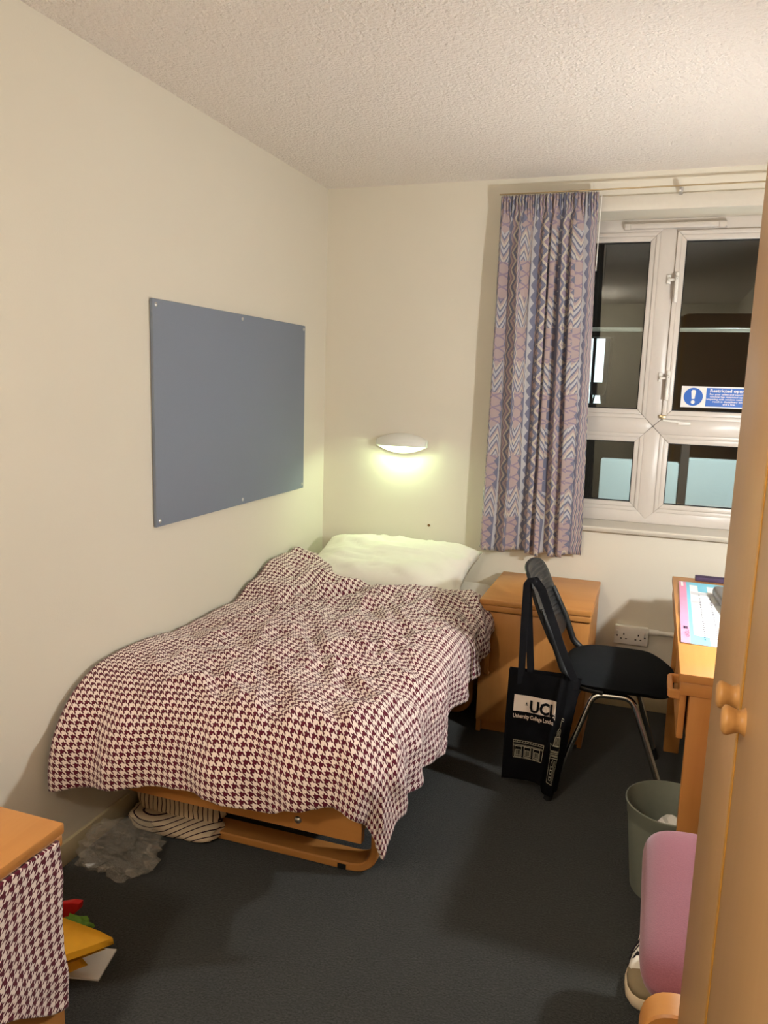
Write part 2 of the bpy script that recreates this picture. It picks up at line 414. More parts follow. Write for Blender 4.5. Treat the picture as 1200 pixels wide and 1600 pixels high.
# ------------------------------------------------------------------ window
win = thing('window_1', 'white four-pane casement window beside the curtain', None, ((OX0+OX1)/2, WY, OZ0), kind='structure')
FY0, FY1 = WY, WY+0.06          # frame faces the room at WY
MX = 1.588; TZ = 1.314
def bar(name, poly, y0, y1, mat=None, parent=None, bev=0.0025): return prism(name, poly, 'y', y0, y1, mat or M['upvc'], parent or win, bev)
box('frame_backing', OX0+0.01, OX1-0.01, FY0+0.012, FY1, OZ0, OZ0+0.05, M['seam'], win, 0)
G = 0.0008
# outer frame
FT = 0.056
box('frame_member', OX0, OX0+FT, FY0, FY1, OZ0, OZ1, M['upvc'], win, 0.003)
box('frame_member', OX1-FT, OX1, FY0, FY1, OZ0, OZ1, M['upvc'], win, 0.003)
MH = 0.036                        # half width of mullion / transom
topz, botz = OZ1-0.022, OZ0+0.012
fr_top = [(OX0+FT, OZ1), (OX1-FT, OZ1), (OX1-FT, OZ1-FT), (MX+MH+G, OZ1-FT), (MX, OZ1-FT+MH-G), (MX-MH-G, OZ1-FT), (OX0+FT, OZ1-FT)]
bar('frame_member', fr_top, FY0, FY1)
fr_bot = [(OX0+FT, OZ0), (OX1-FT, OZ0), (OX1-FT, OZ0+FT), (MX+MH+G, OZ0+FT), (MX, OZ0+FT-MH+G), (MX-MH-G, OZ0+FT), (OX0+FT, OZ0+FT)]
bar('frame_member', fr_bot, FY0, FY1)
# mullion in two lengths with pointed ends, transom likewise: they meet in an X of welds
bar('mullion', [(MX, OZ1-FT+MH), (MX+MH, OZ1-FT), (MX+MH, TZ+MH), (MX, TZ+G*2), (MX-MH, TZ+MH), (MX-MH, OZ1-FT)], FY0, FY1)
bar('mullion', [(MX, OZ0+FT-MH), (MX+MH, OZ0+FT), (MX+MH, TZ-MH), (MX, TZ-G*2), (MX-MH, TZ-MH), (MX-MH, OZ0+FT)], FY0, FY1)
bar('transom', [(OX0+FT, TZ-MH), (MX-MH-G, TZ-MH), (MX-G*2, TZ), (MX-MH-G, TZ+MH), (OX0+FT, TZ+MH)], FY0, FY1)
bar('transom', [(OX1-FT, TZ-MH), (MX+MH+G, TZ-MH), (MX+G*2, TZ), (MX+MH+G, TZ+MH), (OX1-FT, TZ+MH)], FY0, FY1)
box('frame_backing', MX-0.05, MX+0.05, FY0+0.01, FY1-0.004, OZ0+0.02, OZ1-0.02, M['seam'], win, 0)
def sash(x0, x1, z0, z1, wd, proud, gw, bars=None):
    """Mitred glazing frame inside an opening, black gasket, glass."""
    ys = FY0-proud; e = 0.0006
    P = ((x0, z0), (x1, z0), (x1, z1), (x0, z1)); Q = ((x0+wd, z0+wd), (x1-wd, z0+wd), (x1-wd, z1-wd), (x0+wd, z1-wd))
    s = thing_part('sash', win)
    for i in range(4):
        j = (i+1) % 4; p0, p1, q1, q0 = Vector(P[i]), Vector(P[j]), Vector(Q[j]), Vector(Q[i])
        t = (p1-p0).normalized()*e
        h0, h1 = p0.lerp(q0, 0.45), p1.lerp(q1, 0.45)
        prism('sash_rail', [tuple(p0+t), tuple(p1-t), tuple(h1-t), tuple(h0+t)], 'y', ys, FY1-0.012, M['upvc'], s, 0.002)
        prism('glazing_bead', [tuple(h0+t), tuple(h1-t), tuple(q1-t), tuple(q0+t)], 'y', ys+0.006, FY1-0.012, M['upvc'], s, 0.002)
    gy = FY0+0.020
    gx0, gx1, gz0, gz1 = x0+wd, x1-wd, z0+wd, z1-wd
    bm = bmesh.new(); g = 0.004
    bm_box(bm, gx0-0.002, gx0+g, gy-0.006, gy+0.004, gz0, gz1); bm_box(bm, gx1-g, gx1+0.002, gy-0.006, gy+0.004, gz0, gz1)
    bm_box(bm, gx0, gx1, gy-0.006, gy+0.004, gz0-0.002, gz0+g); bm_box(bm, gx0, gx1, gy-0.006, gy+0.004, gz1-g, gz1+0.002)
    from_bm('gasket', bm, M['gasket'], s)
    box('pane', gx0, gx1, gy, gy+0.004, gz0, gz1, M['glass'], s, 0)
    if bars: box('glazing_bar', gx0, gx1, gy+0.008, gy+0.016, bars-0.009, bars+0.009, M['upvc'], s, 0.002)
    return (gx0, gx1, gz0, gz1, gy)
def thing_part(name, parent):
    # a part that only gathers its own sub-parts
    o = bpy.data.objects.new(name, None); C.objects.link(o); o.parent = parent; o.empty_display_size = 0.05; return o
ux0, ux1 = OX0+FT, OX1-FT
sash(ux0, MX-MH, TZ+MH, OZ1-FT, 0.040, 0.004, 0, 1.756)
right_up = sash(MX+MH, ux1, TZ+MH, OZ1-FT, 0.040, 0.014, 0, 1.756)
sash(ux0, MX-MH, OZ0+FT, TZ-MH, 0.040, 0.004, 0)
sash(MX+MH, ux1, OZ0+FT, TZ-MH, 0.040, 0.004, 0)
# trickle vent along the head
tv = box('trickle_vent', 1.392, 1.824, WY-0.028, WY, 2.194, 2.217, M['upvc'], win, 0.004)
for x in (1.395, 1.790): box('vent_end_cap', x, x+0.026, WY-0.033, WY-0.024, 2.190, 2.216, M['upvc'], tv, 0.003)
# cockspur handles
for hz in (1.955, 1.520):
    h = box('handle', 1.629, 1.645, WY-0.028, WY-0.012, hz+0.005, hz+0.050, M['white'], win, 0.005)
    box('lever', 1.629, 1.645, WY-0.050, WY-0.030, hz-0.085, hz+0.028, M['white'], h, 0.005, 3)
    box('nose', 1.600, 1.634, WY-0.030, WY-0.016, hz+0.010, hz+0.022, M['white'], h, 0.003)
    box('keep', 1.594, 1.612, WY-0.012, WY, hz+0.000, hz+0.040, M['white'], h, 0.003)
    lathe('lock_button', [(0.0005, 0), (0.005, 0), (0.005, 0.003), (0.0005, 0.004)], M['seam'], h, 12, Matrix.Translation((1.637, WY-0.0462, hz+0.018)) @ Matrix.Rotation(PI/2, 4, 'X'))
# restrictor stay under the opening casement
r_ = box('restrictor', 1.612, 1.640, WY-0.020, WY, 1.352, 1.368, M['brass'], win, 0.002)
box('stay_arm', 1.630, 1.720, WY-0.022, WY-0.018, 1.342, 1.350, M['white'], r_, 0.001, M=Matrix.Translation((1.63, 0, 1.35)) @ Matrix.Rotation(0.10, 4, 'Y') @ Matrix.Translation((-1.63, 0, -1.35)))
box('stay_lock', 1.695, 1.750, WY-0.024, WY, 1.326, 1.342, M['white'], r_, 0.004)

# ------------------------------------------------------------------ safety sticker on the right pane
gx0, gx1, gz0, gz1, gy = right_up
SX0, SZ0, SW, SH = 1.700, 1.408, 0.312, 0.096
stk = thing('safety_sticker', 'blue and white safety sticker with exclamation mark on window pane', 'sticker', (SX0+SW/2, gy-0.0005, SZ0))
box('sticker_sheet', SX0, SX0+SW, gy-0.0012, gy-0.0004, SZ0, SZ0+SH, M['stick_white'], stk, 0)
box('blue_field', SX0+0.106, SX0+SW-0.006, gy-0.0018, gy-0.0012, SZ0+0.006, SZ0+SH-0.006, M['stick_blue'], stk, 0)
lathe('blue_disc', [(0.0005, 0), (0.041, 0), (0.041, 0.0006), (0.0005, 0.0006)], M['stick_blue'], stk, 40, Matrix.Translation((SX0+0.052, gy-0.0012, SZ0+SH/2)) @ Matrix.Rotation(PI/2, 4, 'X'))
ecx, ecz = SX0+0.052, SZ0+SH/2
prism('exclamation_bar', [(ecx-0.006, ecz-0.010), (ecx+0.006, ecz-0.010), (ecx+0.010, ecz+0.024), (ecx+0.006, ecz+0.031), (ecx-0.006, ecz+0.031), (ecx-0.010, ecz+0.024)], 'y', gy-0.0026, gy-0.0018, M['stick_white'], stk)
lathe('exclamation_dot', [(0.0005, 0), (0.0085, 0), (0.0085, 0.0008), (0.0005, 0.0008)], M['stick_white'], stk, 20, Matrix.Translation((ecx, gy-0.0018, ecz-0.024)) @ Matrix.Rotation(PI/2, 4, 'X'))
tcx = SX0+0.106+(SW-0.112)/2
for s_, size, dz, bold in (('Restricted opening', 0.0205, 0.071, 0.0005), ('For your safety and security this', 0.0118, 0.058, 0.00015), ('window has restricted opening.', 0.0118, 0.047, 0.00015),
                     ('Tampering with window restrictors will', 0.0118, 0.036, 0.00015), ('result in disciplinary action', 0.0118, 0.025, 0.00015), ('and a fine.', 0.0118, 0.014, 0.00015)):
    tv_, tf_ = text_geo(s_, size, 'CENTER', bold, 1.09 if size > 0.02 else 1.11)
    mk('lettering', [(tcx+x, gy-0.0021, SZ0+dz+y) for x, y in tv_], tf_, M['stick_white'], stk)

# ------------------------------------------------------------------ night outside
nb = thing('neighbour_building', 'dark building across the yard with one lit window', 'building', (1.0, 6.2, -3.0))
box('facade', -4.0, 0.15, 6.2, 6.5, -3.0, 6.0, M['facade'], nb, 0)
box('facade', 1.05, 6.0, 6.2, 6.5, -3.0, 6.0, M['facade'], nb, 0)
box('facade', 0.15, 1.05, 6.2, 6.5, -3.0, 1.30, M['facade'], nb, 0)
box('facade', 0.15, 1.05, 6.2, 6.5, 2.10, 6.0, M['facade'], nb, 0)
wn = box('window', 0.15, 0.93, 6.55, 6.58, 1.30, 2.10, M['litroom'], nb, 0)
for x in (0.15, 0.80, 1.0): box('window_bar', x, x+0.035, 6.40, 6.45, 1.30, 2.10, M['dark_post'], wn, 0)
oc = thing('shell_chair', 'shell chair silhouetted in the lit window across the yard', 'chair', (0.90, 6.35, 1.30))
lathe('shell', [(0.001, 1.40), (0.07, 1.405), (0.095, 1.46), (0.10, 1.56), (0.094, 1.555), (0.088, 1.46), (0.06, 1.415), (0.001, 1.41)], M['dark_post'], oc, 20, Matrix.Translation((0.90, 6.33, 0)), False)
for a_ in range(4): tube('leg', [(0.90+0.05*math.cos(a_*PI/2+0.8), 6.33+0.05*math.sin(a_*PI/2+0.8), 1.41), (0.90+0.08*math.cos(a_*PI/2+0.8), 6.33+0.08*math.sin(a_*PI/2+0.8), 1.30)], 0.008, M['dark_post'], oc, 6)
pw = thing('parapet_wall', 'pale rendered parapet seen through the lower panes', 'wall', (1.6, 2.6, -3.0))
box('render_face', 1.22, 1.80, 2.6, 2.75, -3.0, 0.94, M['pale_render'], pw, 0.01)
box('render_face', 1.86, 3.20, 2.6, 2.75, -3.0, 0.98, M['pale_render'], pw, 0.01)
box('post', 1.80, 1.86, 2.55, 2.75, -3.0, 1.25, M['dark_post'], pw, 0.005)
box('coping', 0.4, 3.2, 2.40, 2.60, -3.0, 0.60, M['dark_post'], pw, 0.01)
yl = thing('yard_fill_light', 'unseen cool light added outside the window to brighten the parapet', 'lamp', (2.0, 1.3, 2.6))  # unseen fill light, added so the parapet shows pale through the panes
box('housing', 1.85, 2.15, 1.22, 1.38, 2.66, 2.72, M['dark_post'], yl, 0.005)
box('bracket', 1.98, 2.02, 0.30, 1.24, 2.68, 2.70, M['dark_post'], yl, 0.002)
box('diffuser', 1.87, 2.13, 1.24, 1.36, 2.64, 2.66, M['yard_fill'], yl, 0)

# ================================================================== LAMPS
# lamp standing on the desk (hidden from view by the wardrobe), its dish turned to the window and the bed
LP = Vector((2.17, -1.29, 1.30)); LA = Vector((-0.83, 0.53, -0.30)).normalized()
dl = thing('desk_lamp', 'desk lamp with a dish shade standing on the desk', 'lamp', (2.20, -1.36, 0.73))
lathe('base', [(0.001, 0.731), (0.085, 0.731), (0.085, 0.742), (0.07, 0.752), (0.001, 0.756)], M['black_plastic'], dl, 32, Matrix.Translation((2.20, -1.36, 0)), False)
tube('arm', round_path([(2.20, -1.36, 0.75), (2.25, -1.36, 1.02), tuple(LP-LA*0.075)], 0.04, 5), 0.007, M['black_plastic'], dl, 10)
QM = Matrix.Translation(LP) @ LA.to_track_quat('Z', 'Y').to_matrix().to_4x4()
lathe('shade', [(0.012, -0.078), (0.040, -0.070), (0.070, -0.045), (0.085, -0.012), (0.0865, -0.010), (0.083, -0.010), (0.067, -0.042), (0.038, -0.066), (0.012, -0.073)], M['white'], dl, 32, QM, False, 60)
lathe('bulb', [(0.0005, 0.030), (0.016, 0.026), (0.028, 0.012), (0.030, 0.0), (0.026, -0.014), (0.014, -0.030), (0.012, -0.060)], M['tube_desk'], dl, 20, QM, False, 60)
# pendant lamp behind the camera
PX, PY, PZ = 0.80, -3.95, 2.03
cl = thing('pendant_lamp', 'round pendant lamp hanging near the door', 'lamp', (PX, PY, RZ))
lathe('ceiling_rose', [(0.001, 2.40), (0.05, 2.40), (0.045, 2.378), (0.001, 2.372)], M['white'], cl, 24, Matrix.Translation((PX, PY, 0)), False)
tube('cord', [(PX, PY, 2.375), (PX, PY, PZ+0.10)], 0.003, M['white'], cl, 8)
lathe('globe', [(0.02, 0.098)] + [(0.10*math.sin(a_*PI/16), 0.10*math.cos(a_*PI/16)) for a_ in range(2, 16)] + [(0.0005, -0.10)], M['tube_ceil'], cl, 28, Matrix.Translation((PX, PY, PZ)), False)
# reading lamp over the bed: lens-shaped back plate with a half shade
rcx, rcz, rhw, rhh = 0.424, 1.186, 0.131, 0.050
rl = thing('reading_lamp', 'white lens-shaped wall reading lamp glowing over the pillow', 'lamp', (rcx, 0, rcz))
def lens(t, e=0.016):      # half height at t in -1..1
    return e + (rhh-e)*(1-t*t)
N_ = 28; ts = [-1+2*i/N_ for i in range(N_+1)]
poly = [(rcx+t*rhw, rcz-lens(t)) for t in ts] + [(rcx+t*rhw, rcz+lens(t)) for t in reversed(ts)]
prism('back_plate', poly, 'y', -0.016, 0.0, M['lampglass'], rl, 0.002)
# shade: from the top rim of the plate forward and down to a straight lower edge
vv, ff = [], []
K_ = 10
for t in ts:
    for k in range(K_+1):
        s_ = k/K_
        top = (-0.014, rcz+lens(t)*0.97-0.001); bot = (-0.022-0.062*(1-t*t*0.9), rcz-0.012)
        ym = top[0]+(bot[0]-top[0])*math.sin(s_*PI/2); zm = top[1]+(bot[1]-top[1])*(1-math.cos(s_*PI/2))
        vv.append((rcx+t*rhw*0.985, ym, zm))
for i in range(N_):
    for k in range(K_): a_ = i*(K_+1)+k; ff.append((a_, a_+1, a_+K_+2, a_+K_+1))
sh = mk('shade', vv, ff, M['lampglass'], rl, True)
md = sh.modifiers.new('thickness', 'SOLIDIFY'); md.thickness = 0.003; md.offset = 0
tube('tube', [(rcx-0.026, -0.040, rcz+0.006), (rcx+0.026, -0.040, rcz+0.006)], 0.011, M['tube_read'], rl, 12)

# ================================================================== BED
bed = thing('single_bed', 'single bed with beech foot rail and bentwood sled legs', 'bed', (0.49, -0.98, 0))
FB = -1.90
fb = box('foot_rail', 0.105, 0.955, FB, FB+0.026, 0.272, 0.398, M['wood_x'], bed, 0.004)
for x in (0.25, 0.77): lathe('bolt', [(0.001, 0.006), (0.006, 0.005), (0.010, 0.002), (0.011, 0)], M['steel'], fb, 16, Matrix.Translation((x, FB, 0.302)) @ Matrix.Rotation(PI/2, 4, 'X'), False)
for x in (0.105, 0.929): box('side_rail', x, x+0.026, FB+0.026, -0.06, 0.30, 0.398, M['wood_y'], bed, 0.004)
box('head_rail', 0.08, 0.93, -0.055, -0.028, 0.272, 0.52, M['wood_x'], bed, 0.006)
box('head_post', 0.020, 0.078, -0.058, -0.024, 0.0, 0.618, M['wood_z'], bed, 0.012, 3)
box('bed_base', 0.131, 0.929, FB+0.03, -0.06, 0.37, 0.40, M['wood_y'], bed, 0.003)
for yc in (-1.602, -0.34):
    path = round_path([(0.125, yc, 0.37), (0.125, yc, 0.013), (0.905, yc, 0.013), (0.905, yc, 0.37)], 0.085, 8)
    lg = strip('sled_leg', path, (0, 0.085, 0), 0.026, M['wood_x'], bed, 0.004)
    for x in (0.22, 0.80): box('foot_pad', x-0.014, x+0.014, yc-0.0455, yc-0.0425, 0.004, 0.020, M['rubber'], lg, 0.001)
mt_o = box('mattress', 0.03, 0.935, FB+0.02, -0.06, 0.40, 0.545, M['mattress'], bed, 0.045, 4)

# pillow
def pillow(name, cx, cy, cz, hw, hd, th, rx, rz, seed, label):
    n1_, n2_ = 44, 30; V_, F_ = [], []
    R_ = Matrix.Translation((cx, cy, cz)) @ Matrix.Rotation(rz, 4, 'Z') @ Matrix.Rotation(rx, 4, 'X')
    for side in (1, -1):
        for i in range(n1_+1):
            for j in range(n2_+1):
                a_ = -1+2*i/n1_; b_ = -1+2*j/n2_
                prof = max(0, (1-a_**4))**0.55*max(0, (1-b_**4))**0.55
                pin = 1-0.10*(1-abs(a_)**2)*abs(b_)**6 - 0.0
                pin2 = 1-0.07*(1-abs(b_)**2)*abs(a_)**6
                wr = NZ(a_*3+seed, b_*3, side*2)*0.018 + (0.4-abs(NZ(a_*5+b_*4, b_*5+seed, side))*2)*0.010
                ray = abs(math.sin(math.atan2(b_*hd, a_*hw+1e-6)*9+seed))*0.006*(abs(a_)**4+abs(b_)**4)*prof
                z_ = side*(th*prof + (wr-ray)*prof**0.5) + 0.0025*side
                V_.append(R_ @ Vector((a_*hw*pin2, b_*hd*pin, z_)))
    S_ = (n1_+1)*(n2_+1)
    for i in range(n1_):
        for j in range(n2_):
            a_ = i*(n2_+1)+j; F_.append((a_, a_+n2_+1, a_+n2_+2, a_+1)); F_.append((S_+a_, S_+a_+1, S_+a_+n2_+2, S_+a_+n2_+1))
    rim = [i*(n2_+1) for i in range(n1_+1)] + [n1_*(n2_+1)+j for j in range(1, n2_+1)] + [i*(n2_+1)+n2_ for i in range(n1_-1, -1, -1)] + [j for j in range(n2_-1, 0, -1)]
    for k in range(len(rim)):
        a_, b_ = rim[k], rim[(k+1) % len(rim)]; F_.append((a_, b_, S_+b_, S_+a_))
    o = mk(name, V_, F_, M['linen'], None, True); tag(o, label, 'pillow'); return o
pillow('pillow', 0.468, -0.280, 0.618, 0.395, 0.235, 0.088, 0.30, -0.02, 1.3, 'white pillow lying at the head of the bed against the wall')

# duvet ------------------------------------------------------------
Hw = [(-2.05, .56), (-1.80, .590), (-1.62, .600), (-1.28, .572), (-0.955, .572), (-0.79, .625), (-0.615, .682), (-0.384, .685), (-0.25, .655), (-0.1, .60)]
Hc = [(-2.05, .600), (-1.80, .605), (-1.4, .612), (-1.0, .600), (-0.7, .612), (-0.5, .622), (-0.3, .615)]
Hr = [(-2.05, .585), (-1.7, .590), (-1.2, .590), (-0.8, .590), (-0.5, .600), (-0.3, .600)]
head = [(0.0, -.215), (.10, -.25), (.20, -.36), (.30, -.50), (.55, -.545), (.77, -.47), (.90, -.41), (1.0, -.44), (1.2, -.56)]
hemf = [(0.0, .285), (.118, .302), (.23, .328), (.42, .358), (.54, .374), (.66, .372), (.72, .362), (.81, .405), (.90, .425), (1.05, .425), (1.3, .425)]
hems = [(-2.3, .35), (-1.75, .352), (-1.56, .345), (-1.25, .305), (-1.15, .37), (-0.82, .400), (-0.64, .45), (-0.4, .47)]
XE, RS = 0.905, 0.125
def RFx(x): return 0.275-0.095*sstep(0.15, 0.75, x)
def duvet():
    NU, NV = 190, 240; V_, UV_, F_ = [], [], []
    for i in range(NU+1):
        u_ = i/NU
        for j in range(NV+1):
            v_ = j/NV
            # cloth coordinates: s across (x), t along (-y)
            # side overhang depends on the hem profile
            yy = -0.45 - v_*1.55
            hs = lerp_tab(hems, max(-2.25, min(-0.4, yy)))
            a_max = (0.59-hs) - RS + RS*PI/2
            s_ = 0.022 + u_*(XE+a_max-0.022)
            xq = min(s_, XE+0.10)
            hf = lerp_tab(hemf, min(s_, XE+0.3))
            RF = RFx(s_); YE = -1.995+RF; dr_ = 0.60-hf
            b_max = dr_ - RF + RF*PI/2 if dr_ > RF else RF*math.acos(1-dr_/RF)
            t0 = lerp_tab(head, xq); t_ = t0 + v_*((YE-b_max)-t0)
            a_ = max(0.0, s_-XE); b_ = max(0.0, YE-t_)
            x_, y_ = min(s_, XE), max(t_, YE)
            # top height
            wx = math.exp(-(x_/0.20)**2); wr = sstep(0.55, 0.9, x_)
            h = lerp_tab(Hw, y_)*wx + (1-wx)*(lerp_tab(Hc, y_)*(1-wr)+lerp_tab(Hr, y_)*wr)
            d_ = math.hypot(a_, b_)
            # wrinkles on the cloth
            n_ = 0
            n_ += 0.026*NZ(s_*3.2, t_*2.6, 1.7)
            q_ = s_*0.75+t_*0.66; p_ = -s_*0.66+t_*0.75
            n_ += 0.028*(0.55-abs(NZ(q_*3.0+3, p_*9.0, 4.2))*2.0)*(0.4+0.8*abs(NZ(s_*2, t_*2, 9)))
            q2 = s_*0.5-t_*0.86; p2 = s_*0.86+t_*0.5
            n_ += 0.019*(0.5-abs(NZ(q2*4.0, p2*13.0, 8.8))*2.0)
            n_ += 0.004*NZ(s_*28, t_*22, 2.2) + 0.005*(0.5-abs(NZ(s_*17+t_*9, t_*30, 6.1))*2)
            # a long crease falling away from the pillow
            cr_ = (s_-0.50) - 0.55*(t_+0.55); n_ -= 0.036*math.exp(-(cr_/0.045)**2)*sstep(-1.35, -0.75, t_)
            cr2 = (s_-0.30) - 0.25*(t_+0.6); n_ -= 0.026*math.exp(-(cr2/0.03)**2)*sstep(-1.7, -1.1, t_)*(1-sstep(-0.75, -0.55, t_))
            damp = 1.0-0.45*sstep(0.05, 0.25, d_)
            n_ *= (0.25+0.75*sstep(0.03, 0.28, s_))*(0.25+0.75*sstep(0.0, 0.10, v_))
            # soft rolled edge at the head
            e_ = v_*1.6; h -= 0.040*math.exp(-(e_/0.020)**2)
            z_ = h
            if d_ > 0:
                R_ = (RS*a_+RF*b_)/(a_+b_)
                dx, dy = a_/d_, -b_/d_
                if d_ < R_*PI/2: out, dr = R_*math.sin(d_/R_), R_*(1-math.cos(d_/R_))
                else:
                    ex = d_-R_*PI/2; out, dr = R_ + 0.02*ex, R_+ex
                fold = sstep(0.08, 0.30, d_)
                along = t_ if a_ > b_ else s_
                out += fold*(0.016*math.sin(along*26+1.5*math.sin(along*7)) + 0.012*NZ(along*9, 3.3, d_*3))*(1.0-0.6*min(a_, b_)/max(a_, b_, 1e-6))
                out += n_*damp*sstep(0.03, 0.15, d_)*0.8
                x_ += dx*out; y_ += dy*out; z_ -= dr
                z_ += n_*(1-sstep(0.03, 0.15, d_))
            else: z_ += n_
            # lumpy bunched part by the wall
            bl = math.exp(-((x_-0.10)/0.10)**2)*sstep(-0.75, -0.45, y_)
            z_ += 0.010*bl*math.sin(y_*48+x_*20) + 0.012*bl*NZ(x_*22, y_*22, 0.3)
            V_.append((max(0.012, x_), y_, z_)); UV_.append((s_, t_))
    for i in range(NU):
        for j in range(NV):
            a_ = i*(NV+1)+j; F_.append((a_, a_+1, a_+NV+2, a_+NV+1))
    o = mk('duvet', V_, F_, M['duvet'], None, True, UV_)
    md = o.modifiers.new('thickness', 'SOLIDIFY'); md.thickness = 0.012; md.offset = -1
    tag(o, 'maroon and white houndstooth duvet spread over the bed', 'duvet'); return o
duvet()

# ================================================================== NOTICE BOARD
nbd = thing('notice_board', 'large grey-blue notice board screwed to the wall above the bed', 'notice board', (0, -0.86, 0.965))
bd = box('panel', 0.002, 0.014, -1.449, -0.272, 0.965, 1.729, M['board'], nbd, 0.002)
for y_, z_ in ((-1.43, 1.71), (-0.86, 1.712), (-0.29, 1.712), (-1.43, .985), (-0.86, .985), (-0.29, .985)):
    lathe('screw', [(0.001, 0.0030), (0.005, 0.0026), (0.008, 0)], M['steel'], nbd, 14, Matrix.Translation((0.0142, y_, z_)) @ Matrix.Rotation(PI/2, 4, 'Y'), False)
o = lathe('wall_plug', [(0.001, 0.004), (0.006, 0.003), (0.007, 0)], M['plug'], None, 14, Matrix.Translation((0.575, 0, 0.784)) @ Matrix.Rotation(PI/2, 4, 'X'), False)
tag(o, 'small brown plug in the wall under the reading lamp', 'wall plug')

# ================================================================== CURTAIN
def curtain():
    NU, NV = 420, 90; V_, UV_, F_ = [], [], []
    ZT, ZB = 2.312, 0.708
    width_cloth = 0.80
    for i in range(NU+1):
        u_ = i/NU
        for j in range(NV+1):
            v_ = j/NV; z_ = ZT+(ZB-ZT)*v_
            x0 = 0.868 - 0.018*v_ + 0.008*math.sin(v_*3); x1 = 1.287+0.036*v_
            # irregular fold phase: wide soft folds below, tight pencil pleats at the tape
            ph = u_*6.6 + 0.50*math.sin(u_*9.0+0.6) + 0.16*math.sin(u_*23+1)
            wob = 0.10*math.sin(v_*2.4+u_*11)
            fold = math.sin(2*PI*(ph+wob))
            sharp = fold*(1-0.28*abs(fold))
            tape = 1-sstep(0.02, 0.085, v_)
            ple = math.sin(2*PI*(u_*34+0.4*math.sin(u_*19)))
            amp = 0.044*(0.5+0.5*sstep(0.03, 0.25, v_))*(0.85+0.5*NZ(u_*6, 2.0, v_))
            y_ = -0.066 + sharp*amp*(1-0.55*tape) + ple*0.007*tape + 0.004*NZ(u_*30, v_*5)
            x_ = x0+(x1-x0)*u_ + 0.019*math.sin(4*PI*(ph+wob))*(1-tape)*0.85*(1-abs(2*u_-1)**6)
            pinch = math.exp(-((v_-0.055)/0.012)**2); y_ += pinch*0.006
            z2 = z_ + v_*0.010*math.sin(2*PI*ph*0.5+0.5)*1.0 + (tape*0.004*ple)
            V_.append((x_, y_, z2)); UV_.append((u_*width_cloth+0.02*v_, z_))
    for i in range(NU):
        for j in range(NV):
            a_ = i*(NV+1)+j; F_.append((a_, a_+NV+1, a_+NV+2, a_+1))
    th = thing('curtain', 'mauve and blue zigzag patterned curtain drawn to the left of the window', 'curtain', (1.08, -0.066, 0.708))
    o = mk('curtain_cloth', V_, F_, M['curtain'], th, True, UV_)
    md = o.modifiers.new('thickness', 'SOLIDIFY'); md.thickness = 0.002
    tube('pull_cord', [(1.302, -0.060, 2.30), (1.300, -0.058, 2.15), (1.299, -0.057, 1.985)], 0.0022, M['white'], th, 6)
curtain()
rail = thing('curtain_rail', 'thin brass-coloured curtain rail above the window', 'curtain rail', (1.55, -0.05, 2.31))
box('track', 0.86, 2.28, -0.070, -0.062, 2.316, 2.322, M['brass'], rail, 0.002)
for x in (0.90, 1.62, 2.24):
    box('bracket', x-0.008, x+0.008, -0.064, -0.012 if x > 1 else 0.0, 2.296, 2.314, M['steel'], rail, 0.002)

# ================================================================== SOCKET AND CONDUIT
sk = thing('double_socket', 'white double wall socket with two switches behind the black chair', 'socket', (1.572, 0, 0.315))
box('back_box', 1.499, 1.645, -0.024, 0, 0.317, 0.400, M['white'], sk, 0.003)
fp = box('face_plate', 1.497, 1.647, -0.032, -0.024, 0.315, 0.402, M['white'], sk, 0.004)
for cx_ in (1.540, 1.604):
    for dx, dz, w_, h_ in ((0, 0.012, .005, .009), (-0.011, -0.010, .008, .005), (0.011, -0.010, .008, .005)):
        box('pin_hole', cx_+dx-w_/2, cx_+dx+w_/2, -0.0326, -0.031, 0.352+dz-h_/2, 0.352+dz+h_/2, M['gasket'], fp, 0)
for cx_ in (1.511, 1.633): box('rocker_switch', cx_-0.005, cx_+0.005, -0.0355, -0.031, 0.362, 0.380, M['white'], fp, 0.0015)
for cx_ in (1.511, 1.633): lathe('screw', [(0.001, 0.001), (0.0035, 0.0008), (0.004, 0)], M['seam'], fp, 10, Matrix.Translation((cx_, -0.0321, 0.354)) @ Matrix.Rotation(PI/2, 4, 'X'), False)
cd = thing('cable_conduit', 'white cable conduit running from the double socket to the desk', 'conduit', (1.9, 0, 0.375))
tube('pipe', [(1.690, -0.014, 0.382), (2.30, -0.014, 0.382)], 0.0105, M['white'], cd, 14)
tube('coupling', [(1.648, -0.014, 0.382), (1.690, -0.014, 0.382)], 0.014, M['white'], cd, 14)

